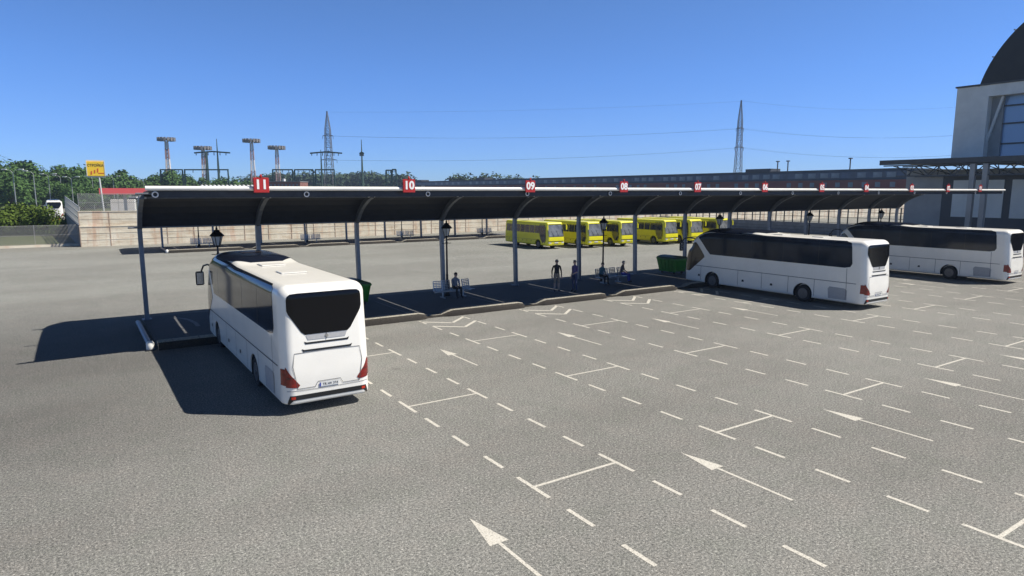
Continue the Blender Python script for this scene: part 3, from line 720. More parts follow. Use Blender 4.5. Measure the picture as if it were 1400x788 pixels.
# ---------------------------------------------------------------- people
def person(label, loc, rz, joints, regions, hair, scale=1.0, hairlen=.0):
    """joints: dict name->(x,y,z,r); body is one skinned surface"""
    E = [('pelvis','belly'), ('belly','chest'), ('chest','neck'), ('neck','head0'), ('head0','head1'),
         ('pelvis','hipL'), ('hipL','kneeL'), ('kneeL','calfL'), ('calfL','ankL'), ('ankL','toeL'), ('pelvis','hipR'), ('hipR','kneeR'), ('kneeR','calfR'), ('calfR','ankR'), ('ankR','toeR'),
         ('chest','shL'), ('shL','elL'), ('elL','wrL'), ('wrL','haL'), ('chest','shR'), ('shR','elR'), ('elR','wrR'), ('wrR','haR')]
    J = dict(joints)
    for s in 'LR':
        k, a = Vector(J['knee'+s][:3]), Vector(J['ank'+s][:3]); m_ = k.lerp(a, .33); J['calf'+s] = (m_.x, m_.y+.01, m_.z, .058)
        w, h = Vector(J['wr'+s][:3]), Vector(J['el'+s][:3]); d = (w-h).normalized(); p = w+d*.09; J['ha'+s] = (*p, .036)
        side = Vector((1, 0, 0)) if abs(d.x) < .7 else Vector((0, 1, 0)); side = (side-d*side.dot(d)).normalized(); nrm = d.cross(side)
        for i, (o_, ln) in enumerate(((-.030, .070), (-.010, .085), (.010, .080), (.029, .060))):
            q = p+side*o_+d*.03; q2 = q+d*ln*.55+nrm*.01; q3 = q2+d*ln*.45+nrm*.022
            J['f%s%da' % (s, i)] = (*q, .011); J['f%s%db' % (s, i)] = (*q2, .010); J['f%s%dc' % (s, i)] = (*q3, .008)
            E += [('ha'+s, 'f%s%da' % (s, i)), ('f%s%da' % (s, i), 'f%s%db' % (s, i)), ('f%s%db' % (s, i), 'f%s%dc' % (s, i))]
        q = w.lerp(p, .4)-side*.040; q2 = q-side*.018+d*.045; J['t%sa' % s] = (*q, .012); J['t%sb' % s] = (*q2, .010); E += [('wr'+s, 't%sa' % s), ('t%sa' % s, 't%sb' % s)]
    names = list(J); idx = {n: i for i, n in enumerate(names)}
    me = bpy.data.meshes.new('person'); me.from_pydata([J[n][:3] for n in names], [(idx[a], idx[b_]) for a, b_ in E], [])
    o = bpy.data.objects.new('person', me); COL.objects.link(o)
    o.modifiers.new('s', 'SKIN'); sv = me.skin_vertices[0].data
    for n in names: r = J[n][3]; sv[idx[n]].radius = (r, r*(.78 if n in ('chest', 'belly', 'pelvis') else 1))
    sv[idx['pelvis']].use_root = True
    sb = o.modifiers.new('d', 'SUBSURF'); sb.levels = 2; sb.render_levels = 2
    nm = evaluated(o); o.modifiers.clear(); o.data = nm
    nm.materials.clear(); mats = sorted(set(regions.values())); [nm.materials.append(M[k]) for k in mats]
    def region(p):
        best = None; bd = 9
        for a, b_ in E:
            A, B = Vector(J[a][:3]), Vector(J[b_][:3]); ab = B-A; t_ = max(0, min(1, (p-A).dot(ab)/max(1e-9, ab.length_squared))); d = (p-(A+ab*t_)).length - (J[a][3]*(1-t_)+J[b_][3]*t_)*.9
            if d < bd: bd = d; best = (a, b_, t_)
        a, b_, t_ = best
        if b_ in ('head0', 'head1') : return 'head'
        if a[:3] in ('haL', 'haR') or b_[:2] == 'ha' or a[0] in 'ft' or b_[0] in 'ft' and b_ not in ('toeL','toeR'): return 'hand'
        if b_[:3] == 'toe': return 'shoe'
        if b_[:4] == 'calf' or b_[:3] == 'ank': return 'calf'
        if b_[:4] == 'knee' or b_[:3] == 'hip': return 'thigh'
        if b_[:2] in ('wr',): return 'forearm'
        if b_ == 'belly' and t_ < .35: return 'thigh'
        return 'top'
    for p in nm.polygons: p.material_index = mats.index(regions[region(p.center)]); p.use_smooth = True
    o.location = loc; o.rotation_euler = (0, 0, rz); o.scale = (scale,)*3
    tag(o, label, 'person')
    hx, hy, hz, hr = J['head1']; cx_, cy_, cz_ = hx, hy, hz-.03
    # hair cap, nose, ears, eyes, mouth
    h = MB(); pr = []
    n0 = len(h.v); N, K = 14, 7
    for k in range(K+1):
        ph = PI*.5*k/K*1.25
        for i in range(N):
            a = 2*PI*i/N; back = math.sin(a) > -.25   # +y is behind, -y the face
            pe = ph if back else ph*.62
            r = .112
            h.v.append((cx_+r*math.sin(pe)*math.cos(a)*.86, cy_+.008+r*math.sin(pe)*math.sin(a), cz_+.012+r*math.cos(pe)-(hairlen if back and k >= K-1 else 0)))
    for k in range(K):
        for i in range(N): j = (i+1) % N; h.f.append([k*N+i, k*N+j, (k+1)*N+j, (k+1)*N+i]); h.mi.append(0)
    h.build('hair', hair, o, 60)
    f = MB(); f.bar((cx_, cy_-.092, cz_+.005), (cx_, cy_-.112, cz_-.025), .018, .02)
    for sx in (-1, 1): f.box((cx_+sx*.088, cy_+.005, cz_-.01), (.016, .035, .055))
    f.build('nose_and_ears', 'skin', o)
    e = MB()
    for sx in (-1, 1): e.box((cx_+sx*.034, cy_-.093, cz_+.004), (.022, .012, .010))
    e.box((cx_, cy_-.090, cz_-.052), (.045, .010, .008)); e.build('eyes_and_mouth', 'hair_dark', o)
    return o
def standing(twist=0, arm=.16):
    return {'pelvis': (0,0,.96,.145), 'belly': (0,.0,1.12,.13), 'chest': (0,.01,1.36,.15), 'neck': (0,.01,1.52,.055), 'head0': (0,-.005,1.60,.078), 'head1': (0,-.01,1.70,.092),
        'hipL': (.10,0,.88,.095), 'kneeL': (.12,-.01,.50,.062), 'ankL': (.13,.02,.10,.042), 'toeL': (.15,-.13,.045,.038),
        'hipR': (-.10,0,.88,.095), 'kneeR': (-.11,-.02,.50,.062), 'ankR': (-.12,.02,.10,.042), 'toeR': (-.14,-.13,.045,.038),
        'shL': (.185,.01,1.42,.058), 'elL': (.185+arm*.5,.03,1.14,.042), 'wrL': (.19+arm*.5,-.03,.90,.028),
        'shR': (-.185,.01,1.42,.058), 'elR': (-.185-arm*.5,.03,1.14,.042), 'wrR': (-.19-arm*.5,-.03,.90,.028)}
def sitting(lean=0, hands=0):
    return {'pelvis': (0,.02,.56,.145), 'belly': (0,.03,.72,.13), 'chest': (0,.02-lean,.95,.15), 'neck': (0,-.0-lean*1.4,1.11,.055), 'head0': (0,-.02-lean*1.5,1.19,.078), 'head1': (0,-.03-lean*1.6,1.29,.092),
        'hipL': (.10,-.02,.55,.092), 'kneeL': (.13,-.42,.55,.064), 'ankL': (.13,-.46,.11,.042), 'toeL': (.14,-.61,.045,.038),
        'hipR': (-.10,-.02,.55,.092), 'kneeR': (-.14,-.42,.55,.064), 'ankR': (-.15,-.44,.11,.042), 'toeR': (-.17,-.59,.045,.038),
        'shL': (.185,.02-lean,1.01,.058), 'elL': (.23,-.04-lean,.76,.042), 'wrL': (.13,-.28,.66,.028),
        'shR': (-.185,.02-lean,1.01,.058), 'elR': (-.23,-.04-lean,.76,.042), 'wrR': (-.13,-.28,.66,.028)}
def reg(top, fore, thigh, calf, shoe='shoe'): return {'head': 'skin', 'hand': 'skin', 'shoe': shoe, 'top': top, 'forearm': fore, 'thigh': thigh, 'calf': calf}
ZP = .10
person('person in black top and tan shorts standing upright on the platform', (25.6, 33.6, ZP), -.35, standing(), reg('cloth_black', 'cloth_black', 'cloth_tan', 'skin'), 'hair_grey', 1.17)
st = standing(arm=.05); st['wrL'] = (.16, -.24, 1.04, .028); st['elL'] = (.21, .0, 1.13, .042)
person('person in purple top and dark blue trousers standing side on before a canopy post', (26.55, 32.95, ZP), -1.5, st, reg('cloth_purple', 'skin', 'cloth_navy', 'cloth_navy'), 'hair_grey', 1.15)
person('person in grey shirt and dark trousers seated alone on the silver bench', (19.05, 35.22, ZP), .1, sitting(.06), reg('cloth_grey', 'cloth_grey', 'cloth_black', 'cloth_black'), 'hair_dark', 1.12)
person('person in teal top and black trousers seated at the left of the shared bench', (30.25, 34.6, ZP), .1, sitting(.05), reg('cloth_teal', 'cloth_teal', 'cloth_black', 'cloth_black'), 'hair_dark', 1.12)
person('person in brown top and blue trousers seated at the right of the shared bench', (32.2, 34.6, ZP), .55, sitting(.03), reg('cloth_brown', 'skin', 'cloth_blue', 'cloth_blue'), 'hair_grey', 1.12)

# ---------------------------------------------------------------- boundary: left fence, concrete wall, mesh fence, railing
def mesh_fence(label, a, b, z0, z1, post_gap, step=.16, wire=.014, name='chain_link_fence', pm='mesh_wire'):
    a, b = Vector((*a, 0)), Vector((*b, 0)); L = (b-a).length; d = (b-a).normalized(); h = z1-z0
    t = thing(name, label, 'fence', (*a.xy, z0), math.atan2(d.y, d.x))
    w = MB(); x = -h
    while x < L:
        for s in (1, -1):
            p0, p1 = (x, 0), (x+h, h)
            if s == -1: p0, p1 = (x, h), (x+h, 0)
            (ax, az), (bx, bz) = p0, p1
            if ax < 0: k = -ax/h; az += (bz-az)*k; ax = 0
            if bx > L: k = (bx-L)/h; bz -= (bz-az)*(k if True else 0)*h/max(1e-6, (bx-ax)); bx = L
            n = Vector((-(bz-az), 0, bx-ax)).normalized()*wire/2
            yy = .002*s
            w.quad((ax-n.x, yy, az-n.z), (bx-n.x, yy, bz-n.z), (bx+n.x, yy, bz+n.z), (ax+n.x, yy, az+n.z))
        x += step
    w.build('wire_mesh', 'mesh_wire', t)
    n = max(1, int(L/post_gap))
    for i in range(n+1):
        p = MB(); p.bar((L*i/n, .03, 0), (L*i/n, .03, h+.06), .07, seg=8); p.build('post', pm, t)
    for z in (.04, h*.5, h): r = MB(); r.bar((0, .03, z), (L, .03, z), .045, seg=6); r.build('rail', pm, t)
    return t
WX1 = 195.0
wl = thing('concrete_wall', 'long stained beige concrete panel wall behind the far platform', 'wall', (.45, 92.8, 0))
p = MB(); L = WX1-.45
p.bb(0, L, .0, .35, 0, 2.35); p.build('lower_wall', 'panel_concrete', wl)
p = MB(); p.bb(0, L, .22, .50, 2.35, 4.1); p.build('upper_wall', 'panel_concrete', wl)
for z, y in ((.78, -.03), (1.56, -.03), (2.33, -.06), (3.2, .19), (4.07, .16)):
    p = MB(); p.bb(0, L, y, y+.1, z, z+.09); p.build('ledge', 'coping' if 'coping' in M else 'panel_concrete', wl)
x = 0
nr = 0
while x < L and nr < 60:
    p = MB(); p.bb(x, x+.09, -.035, .02, 0, 2.33); p.bb(x+.01, x+.09, .185, .24, 2.36, 4.06); p.build('rib', 'rib_stain', wl); x += 3.05; nr += 1
mesh_fence('brownish wire mesh fence along the top of the concrete wall', (.6, 93.15), (110, 93.15), 4.12, 6.2, 4.0, .22, .03)
mesh_fence('low wire mesh fence with a pale base at the far left of the yard', (-34, 95.6), (.3, 95.6), .25, 2.5, 4.2, .17, .022)
k = MB(); k.bb(-36, .42, 95.2, 95.9, .0, .24); tag(k.build('fence_base', 'panel_concrete'), kind='structure')
k = MB(); k.quad((-60, 89.0, .009), (140, 89.0, .009), (140, 92.75, .009), (-60, 92.75, .009)); tag(k.build('side_path', 'asphalt_far'), kind='structure')
k = MB(); k.quad((-60, 92.805, .009), (.4, 92.805, .009), (.4, 95.2, .009), (-60, 95.2, .009)); tag(k.build('side_path', 'asphalt_far'), kind='structure')
k = MB(); k.quad((95.4, 38, .02), (199, 38, .02), (199, 92.7, .02), (95.4, 92.7, .02)); tag(k.build('service_yard', 'asphalt_far'), kind='structure')
# ramp railing running away beside the wall
rl = thing('ramp_railing', 'white metal railing on a grey parapet climbing away left of the wall', 'railing', (.2, 93, 0))
A1, A2 = atY(108.5, 309, 93.1), atD(89.5, 291, 104); B1, B2 = atY(108.5, 283.5, 93.1), atD(89, 269, 104); O = Vector((.2, 93, 0))
k = MB(); n_ = Vector((.16, 0, 0))
k.quad(A1-O-n_, A2-O-n_, Vector((A2.x, A2.y, 0))-O-n_, Vector((A1.x, A1.y, 0))-O-n_); k.quad(A1-O+n_, A2-O+n_, Vector((A2.x, A2.y, 0))-O+n_, Vector((A1.x, A1.y, 0))-O+n_)
k.quad(A1-O-n_, A2-O-n_, A2-O+n_, A1-O+n_); k.quad(A1-O-n_, A1-O+n_, Vector((A1.x, A1.y, 0))-O+n_, Vector((A1.x, A1.y, 0))-O-n_); k.build('parapet', 'grey_concrete', rl)
for f_ in (.08, .40, .70, 1.0): k = MB(); k.bar(A1.lerp(B1, f_)-O, A2.lerp(B2, f_)-O, .09); k.build('rail', 'rail_grey', rl)
for i in range(13):
    t_ = i/12; k = MB(); k.bar(A1.lerp(A2, t_)-O, B1.lerp(B2, t_)-O, .11); k.build('post', 'rail_grey', rl)

# right-hand retaining wall with black steel fence
rw = thing('retaining_wall', 'low grey concrete wall under the black steel fence on the right', 'wall', (95, 44, 0))
k = MB(); k.bb(0, .4, -6, 48, 0, 1.6); k.build('wall_body', 'grey_concrete', rw)
for z in (.5, 1.0): k = MB(); k.bb(-.02, .01, -6, 48, z, z+.05); k.build('groove', 'station_dark', rw)
k = MB(); k.bb(-.07, .47, -6, 48, 1.6, 1.72); k.build('coping', 'grey_concrete', rw)
sf = thing('steel_fence', 'black steel fence of tall posts and thin rails on the low grey wall', 'fence', (95.2, 44, 1.72))
for i in range(37):
    y = -6+i*1.5; k = MB(); k.bar((0, y, 0), (0, y, 2.5), .13); k.build('post', 'iron_black', sf)
for z in (.12, .95, 1.75, 2.42): k = MB(); k.bar((0, -6, z), (0, 48, z), .06); k.build('rail', 'iron_black', sf)

# ---------------------------------------------------------------- station building (right)
sb = thing('station_building', 'large grey station building with a dark dome at the right edge', 'building', (92, 30, 0))
def L_(x, y, z): return (x-92, y-30, z)
def bx(name, m_, x0, x1, y0, y1, z0, z1, par=sb):
    k = MB(); k.bb(x0-92, x1-92, y0-30, y1-30, z0, z1); return k.build(name, m_, par)
bx('wall', 'station_grey', 92, 118, -10, 45.1, 0, 9.2)
bx('plinth', 'station_dark', 91.9, 92, -10, 40.6, 0, 8.3)
for y1, y0 in ((39.35, 33.9), (33.1, 27.7), (26.9, 21.5), (20.7, 15.3)):
    w = bx('light_panel', 'station_light', 91.82, 91.897, y0, y1, 3.35, 7.85)
# canopy roof over the forecourt and its truss
bx('roof_slab', 'truss', 86, 99, -12, 45.4, 10.0, 10.28)
bx('roof_edge', 'station_dark', 85.8, 86, -12, 45.5, 9.75, 10.34)
tr = MB()
for X in (86.3, 91):
    tr.bar(L_(X, -12, 9.65), L_(X, 45.2, 9.65), .14); tr.bar(L_(X, -12, 8.35), L_(X, 43.6, 8.35), .14)
    y = 43.6; i = 0
    while y > -10: tr.bar(L_(X, y, 8.35 if i % 2 else 9.65), L_(X, y-1.3, 9.65 if i % 2 else 8.35), .10); y -= 1.3; i += 1
y = 44
while y > -10: tr.bar(L_(86.3, y, 9.6), L_(91, y-2, 8.4), .09); tr.bar(L_(86.3, y-2, 8.4), L_(91, y, 9.6), .09); y -= 3.2
tr.build('truss', 'truss', sb)
for px in (1326, 1343.5):
    q = atX(px, 280, 86.3); k = MB(); k.bar(L_(86.3, q.y, 0), L_(86.3, q.y, 9.6), .58, .5); k.build('column', 'station_grey', sb)
# upper block
bx('upper_wall', 'station_white', 98, 118, 38.9, 42.6, 10.3, 19.8)
bx('upper_lintel', 'station_white', 98, 118, -5, 38.9, 18.4, 19.9)
bx('upper_return', 'station_grey', 99.2, 118, 37.6, 38.9, 10.3, 18.4)
w = bx('window', 'station_glass', 99.6, 99.8, 2, 37.6, 10.3, 18.4)
for z in (12.4, 14.9, 17.1): bx('transom', 'truss', 99.35, 99.55, 2, 37.6, z, z+.18, w)
for y in (34.6, 30, 25): bx('mullion', 'station_grey', 99.3, 99.58, y-.3, y+.3, 10.3, 18.4, w)
k = MB(); k.bar(L_(98.9, 39.6, 10.3), L_(98.9, 37.6, 18.4), .28); k.build('slanted_strut', 'station_white', sb)
k = MB(); k.bb(5.8, 26.2, -36, 12.75, 19.82, 20.02); k.build('parapet', 'station_dark', sb)
# dome: barrel end and shell
dm = MB(); N = 40; K = 12; AN = [math.radians(15.8)+math.radians(148.4)*i/N for i in range(N+1)]
for a in AN:
    for j in range(K+1): dm.v.append((5.9+20*j/K, (27.7-30)+12.8*math.cos(a), 16.0+14.0*math.sin(a)))
for i in range(N):
    for j in range(K): q = i*(K+1)+j; dm.f.append([q, q+1, q+K+2, q+K+1]); dm.mi.append(0)
dm.f.append([i*(K+1) for i in range(N+1)]); dm.mi.append(0)
dm.build('dome', 'dome_dark', sb, 30)
k = MB()
for i in range(0, N, 4):
    a = AN[i]; k.bar((5.6, -2.3+12.85*math.cos(a), 16+14.05*math.sin(a)), (25.9, -2.3+12.85*math.cos(a), 16+14.05*math.sin(a)), .12)
k.build('dome_rib', 'station_dark', sb)

# ---------------------------------------------------------------- long warehouse behind
wh = thing('long_office_block', 'very long two-storey block, blue above and dark red below, behind the yard', 'building', (200, 98, 0))
def wb(name, m_, x0, x1, y0, y1, z0, z1, par=wh): k = MB(); k.bb(x0, x1, y0, y1, z0, z1); return k.build(name, m_, par)
wb('red_wall', 'ware_red', 0, 30, 0, 330, 0, 9.9)
wb('blue_wall', 'ware_blue', -.25, 30, 0, 330, 9.9, 12.9)
wb('window_band', 'ware_band', -.27, -.251, .5, 329, 10.5, 12.3)
wb('roof_edge', 'ware_roof', -.5, 30.5, -.3, 330.3, 12.9, 13.15)
random.seed(3)
y = 3; cnt = 0
wmU = MB().bb(-.06, 0, 0, 2.6, 0, 1.5).mesh('window', 'ware_pane'); wmL = MB().bb(-.06, 0, 0, 1.5, 0, 1.5).mesh('window', 'ware_pane')
while y < 320 and cnt < 90:
    for x_, z, me, on in ((-.28, 10.6, wmU, random.random() < .75), (-.01, 7.7, wmL, random.random() < .85)):
        if on and cnt < 96:
            o = bpy.data.objects.new('window', me); COL.objects.link(o); o.parent = wh; o.location = (x_, y+random.uniform(-.3, .3), z); cnt += 1
    y += 4.2 if y < 120 else 7.5
for (px, wdt) in ((1040, 5), (660, 5), (575, 5)):
    q = atX(px, 240, 205); wb('roof_unit', 'ware_roof', 3, 9, q.y-98-wdt, q.y-98+wdt, 13.15, 14.3)
for px in (1063, 1077, 1162):
    q = atX(px, 230, 205); k = MB(); k.bar((5, q.y-98, 13.1), (5, q.y-98, 16.6), .28); k.box((5, q.y-98, 16.7), (.9, .9, .35)); k.build('roof_vent', 'ware_roof', wh)

# ---------------------------------------------------------------- foliage
def crown_mesh(name, rad, ht, nleaf, leaf, m_, seed, z0=0):
    rnd = random.Random(seed); mb = MB(); blobs = []
    for i in range(16):
        a = rnd.uniform(0, 2*PI); zz_ = rnd.uniform(.12, .95); rr = rad*math.sqrt(max(0, 1-((zz_-.45)/.62)**2))*rnd.uniform(.25, .8)
        blobs.append((Vector((rr*math.cos(a), rr*math.sin(a), z0+zz_*ht)), rad*rnd.uniform(.28, .5)))
    for i in range(nleaf):
        c, r = rnd.choice(blobs)
        d = Vector((rnd.gauss(0,1), rnd.gauss(0,1), rnd.gauss(0,1))).normalized(); p = c+d*r*rnd.uniform(.55, 1.05)
        n = (d+Vector((rnd.gauss(0,.5), rnd.gauss(0,.5), rnd.gauss(0,.5)+.2))).normalized()
        u = n.orthogonal().normalized(); u.rotate(Matrix.Rotation(rnd.uniform(0, 6.3), 3, n)); w = n.cross(u); s = leaf*rnd.uniform(.6, 1.3)
        mb.quad(p-u*s, p-w*s*.6, p+u*s, p+w*s*.6)
    me = bpy.data.meshes.new(name); me.from_pydata(mb.v, [], mb.f); me.materials.append(M[m_]); return me
def trunk_mesh(ht, r, seed):
    rnd = random.Random(seed); k = MB(); p = Vector((0,0,0)); k.bar(p, (0, 0, ht*.5), r*2, seg=8, w2=r*1.3)
    for i in range(5):
        a = rnd.uniform(0, 6.3); b_ = Vector((math.cos(a)*ht*.22, math.sin(a)*ht*.22, ht*rnd.uniform(.65, .9))); k.bar((0, 0, ht*rnd.uniform(.3, .5)), b_, r, seg=6, w2=r*.3)
    return k.mesh('trunk', 'bark')
PT = []
for i in range(5):
    t = thing('tree', '', 'tree'); ht = 10
    for nm, me in (('crown', crown_mesh('crown', 5.2, 8.6, 2600, .42, 'leaf_green', 20+i, 1.4)), ('trunk', trunk_mesh(7.5, .28, i))):
        o = bpy.data.objects.new(nm, me); COL.objects.link(o); o.parent = t
    PT.append(t)
FT = []
for i in range(3):
    t = thing('tree', '', 'tree')
    for nm, me in (('crown', crown_mesh('crown', 6.0, 8.6, 1300, .62, 'leaf_far', 50+i, 1.4)), ('trunk', trunk_mesh(7.5, .3, 9+i))):
        o = bpy.data.objects.new(nm, me); COL.objects.link(o); o.parent = t
    FT.append(t)
used = set()
def place_tree(px, ytop, D, protos, label, group, wide=1.0):
    q = atD(px, ytop, D); pr = random.choice(protos)
    if id(pr) in used: c = copy_tree(pr)
    else: c = pr; used.add(id(pr))
    s = q.z/10.0; c.location = (q.x, q.y, -.1); c.scale = (s*wide, s*wide, s); c.rotation_euler = (0, 0, random.uniform(0, 6.3)); c['label'] = label; c['group'] = group; c['category'] = 'tree'
random.seed(11)
tl = [(-45,230,240),(-75,228,245),(-105,234,235),(-140,230,240),(-180,232,245),(-22,226,232),(-8,232,215),(5,226,240),(20,224,236),(12,246,205),(36,234,250),(46,230,240),(30,252,215),(58,236,262),(64,250,240),(50,254,222),(86,234,255),(97,232,248),(108,236,262),(92,250,225),(118,236,268),(112,252,235),(130,240,270),(128,256,245),(150,238,262),(160,237,285),(142,252,260),(172,242,290),(186,244,290),(200,243,300)]
for px, yt, D in tl: place_tree(px, yt, D, PT, 'broad green tree in the dense belt beyond the left fence', 'trees beyond the left fence', 1.15)
for px, yt, D in [(214,244,310),(226,238,305),(238,241,312),(250,249,340),(262,244,330),(274,250,350),(286,246,330),(298,248,350),(310,244,335),(322,250,360),(334,248,350)]:
    place_tree(px, yt, D, PT, 'green tree in the thinner row behind the lattice masts', 'trees behind the masts', 1.2)
px = 344
while px < 560:
    place_tree(px, 243+random.uniform(-3.5, 3), random.uniform(560, 640), FT, 'distant bluish tree on the skyline beyond the substation', 'distant trees on the skyline', 1.35); px += 8.5
for px, yt in ((630, 248), (664, 247), (700, 250), (720,250)): place_tree(px, yt-5, 470, FT, 'distant tree whose top rises above the long block', 'distant trees on the skyline', 1.3)
for pr in PT+FT:
    if id(pr) not in used:
        for ch in list(pr.children): bpy.data.objects.remove(ch)
        bpy.data.objects.remove(pr)
# hedge bushes behind the left fence
hb = [crown_mesh('hedge_bush', 2.6, 3.4, 2600, .17, 'leaf_hedge', 70+i, 0) for i in range(3)]
HL = ['leafy hedge bush at the far left edge behind the wire fence', 'second hedge bush from the left behind the wire fence', 'third hedge bush from the left behind the wire fence', 'fourth hedge bush from the left behind the wire fence', 'rounded hedge bush nearest the parked coach on the road', 'low hedge bush filling the gap near the hedge end', 'back hedge bush behind the left end', 'back hedge bush behind the middle']
for i, (px, yt, D) in enumerate(((4, 285, 100), (19, 284, 100), (34, 286, 101), (47, 287, 101), (62, 286, 99), (72, 290, 100), (-10, 285, 104), (26, 283, 106))):
    q = atD(px, yt, D); o = bpy.data.objects.new('hedge_bush', hb[i % 3]); COL.objects.link(o); s = q.z/3.55
    s = (q.z+.7)/3.55; o.location = (q.x, q.y, -.7); o.scale = (s, s, s); o.rotation_euler = (0, 0, i*1.3); tag(o, HL[i], 'bush', 'hedge bushes behind the left fence')

# ---------------------------------------------------------------- street lamps by the road (left)
def road_lamp(label, px, ytop, D, arms=1, first=[None]):
    q = atD(px, ytop, D); h = q.z
    t = thing('road_lamp', label, 'street lamp', (q.x, q.y, 0), -YAW, 'tall lamps along the road')
    k = MB(); k.bar((0,0,0), (0,0,h*.93), .34, seg=8, w2=.2); k.build('pole', 'lamp_pole', t, 40)
    for s in ((-1, 1) if arms == 2 else (-1,)):
        k = MB(); k.path([(0, 0, h*.93), (s*.6, 0, h*.98), (s*1.6, 0, h)], .14, 6); a = k.build('arm', 'lamp_pole', t)
        k = MB(); k.box((s*2.1, 0, h+.02), (1.3, .5, .26)); bevel(k.build('lamp_head', 'lamp_head', a), .08)
for i, (px, yt, D, ar, l) in enumerate(((17, 232, 165, 2, 'leftmost tall double-armed road lamp'), (45, 234, 180, 1, 'second tall road lamp from the left'), (65.5, 238, 215, 2, 'third road lamp, just left of the pale gap in the trees'),
        (82, 240, 240, 1, 'road lamp right above the white coach on the road'), (97, 242, 215, 2, 'road lamp just left of the yellow sign'), (125.5, 241, 240, 1, 'road lamp behind the yellow sign'), (154, 241, 250, 2, 'road lamp above the red filling station roof'),
        (176, 246, 270, 1, 'road lamp right of the red filling station roof'), (196, 247, 290, 1, 'small far road lamp left of the first mast'), (265, 249, 330, 1, 'small far road lamp left of the green pylon'))):
    road_lamp(l, px, yt, D, ar)

# coach on the road at left
q = atD(75, 290, 128)
c = copy_tree(coachA); c.location = (q.x, q.y, .85); c.rotation_euler = (0, 0, math.atan2(.03, 1)); c['label'] = 'white coach seen from behind driving away on the road behind the hedge'; c['group'] = 'white coaches on the move'
del c['group']
rd = MB(); rd.quad((-8.5, 132, .02), (.5, 132, .02), (.2, 152, .84), (-8, 152, .84)); rd.quad((-8, 152, .84), (.2, 152, .84), (-3, 320, .84), (-14, 320, .84)); tag(rd.build('road', 'asphalt_far'), kind='structure')
q = atD(75, 297, 112)
t = thing('road_barrier', 'small orange and white barrier on the road behind the hedge', 'barrier', (q.x, q.y, 0), -YAW)
k = MB(); k.bb(-.75, .75, -.12, .12, .9, 2.2); k.build('board', 'sign_orange', t)
k = MB(); k.bb(-.75, .75, -.14, .14, .45, .9); k.build('lower_board', 'tank_white', t)
for sx in (-.6, .6):
    k = MB(); k.bar((sx, 0, 0), (sx, 0, .46), .1); k.bar((sx, -.35, .04), (sx, .35, .04), .1); k.build('foot', 'rail_grey', t)

# ---------------------------------------------------------------- yellow advertising sign
D = 150; q = atD(130.8, 231, D); t = thing('pole_sign', 'square yellow sign with dark lettering and orange bars on a tall white pole', 'sign', (q.x, q.y, 0), -YAW+.5)
u = D/F; w2 = 10.3*u; cz = q.z
k = MB(); k.box((0, 0, cz), (2*w2, .5, 2*w2*.96)); bevel(k.build('board', 'sign_yellow', t), .08)
k = MB()
for a, b_ in (((-w2, -w2*.96), (w2, -w2*.96)), ((w2, -w2*.96), (w2, w2*.96)), ((w2, w2*.96), (-w2, w2*.96)), ((-w2, w2*.96), (-w2, -w2*.96))): k.bar((a[0], -.02, cz+a[1]), (b_[0], -.02, cz+b_[1]), .14, .56)
k.build('frame', 'tank_white', t)
k = MB(); k.bar((.55*w2, .05, 0), (.3*w2, .05, cz-w2*.96), .34, seg=10); k.build('pole', 'tank_white', t)
text_part('lettering', 'СТРОЙКА', w2*.46, 'letter_black', t, (0, -.27, cz+w2*.42), (PI/2, 0, 0), .01, .012, .80)
for x, z0, z1 in ((-.52, -.78, -.28), (-.15, -.62, -.12), (.2, -.50, .08)):
    k = MB(); k.prism([((x-.09)*w2, cz+z0*w2), ((x+.08)*w2, cz+(z0+.06)*w2), ((x+.11)*w2, cz+z1*w2), ((x-.05)*w2, cz+(z1-.06)*w2)], 'y', -.285, -.26); k.build('bar', 'sign_orange', t)
k = MB(); k.prism([(.25*w2, cz-.62*w2), (.92*w2, cz-.62*w2), (.92*w2, cz-.52*w2), (.25*w2, cz-.52*w2)], 'y', -.285, -.26); k.build('bar', 'sign_orange', t)

# ---------------------------------------------------------------- filling station roof, tanks, brick block, white tower
D = 170; q = atD(166, 261, D); u = D/F
t = thing('filling_station', 'red flat roof of a filling station on white columns left of the canopy', 'filling station', (q.x, q.y, 0), -YAW+.45)
zc = atD(166, 262, D).z
k = MB(); k.bb(-26*u, 40*u, 0, 9, atD(166, 266, D).z, atD(166, 257.5, D).z); k.build('roof', 'petrol_red', t)
for x in (2, 30):
    k = MB(); k.bar((x*u, 4, 0), (x*u, 4, zc-.6), .7); k.build('column', 'tank_white', t)
k = MB(); k.bb(-20*u, 10*u, 12, 18, 0, 4.3); k.build('kiosk', 'station_white', t)
for i in range(14):
    D = 250; q = atD(276+i*5.7, 252.8, D); t = MB(); r_ = 2.7*D/F
    t.lathe([(r_, 0), (r_, q.z-.7), (r_*.8, q.z-.25), (.05, q.z)], (0,0,0), 14)
    o = t.build('storage_tank', 'tank_white', None, 40); o.location = (q.x, q.y, 0)
    nm = ['leftmost','second','third','fourth','fifth','sixth','seventh','eighth','ninth','tenth','eleventh','twelfth','thirteenth','last'][i]
    tag(o, '%s white storage tank in the row just above the canopy tube%s' % (nm, ' from the left' if 0 < i < 13 else ''), 'tank', 'white storage tanks in a row')
D = 260; q = atD(390, 252, D); t = thing('brick_building', 'low red brick building right of the sign reading 11', 'building', (q.x, q.y, 0), -YAW); u = D/F
k = MB(); k.bb(-22*u, 20*u, 0, 10, 0, atD(390, 249, D).z); k.build('wall', 'brick', t)
k = MB(); k.bb(-22.5*u, 20.5*u, -.3, 10.3, atD(390, 249, D).z, atD(390, 248, D).z); k.build('roof_edge', 'mast_head', t)
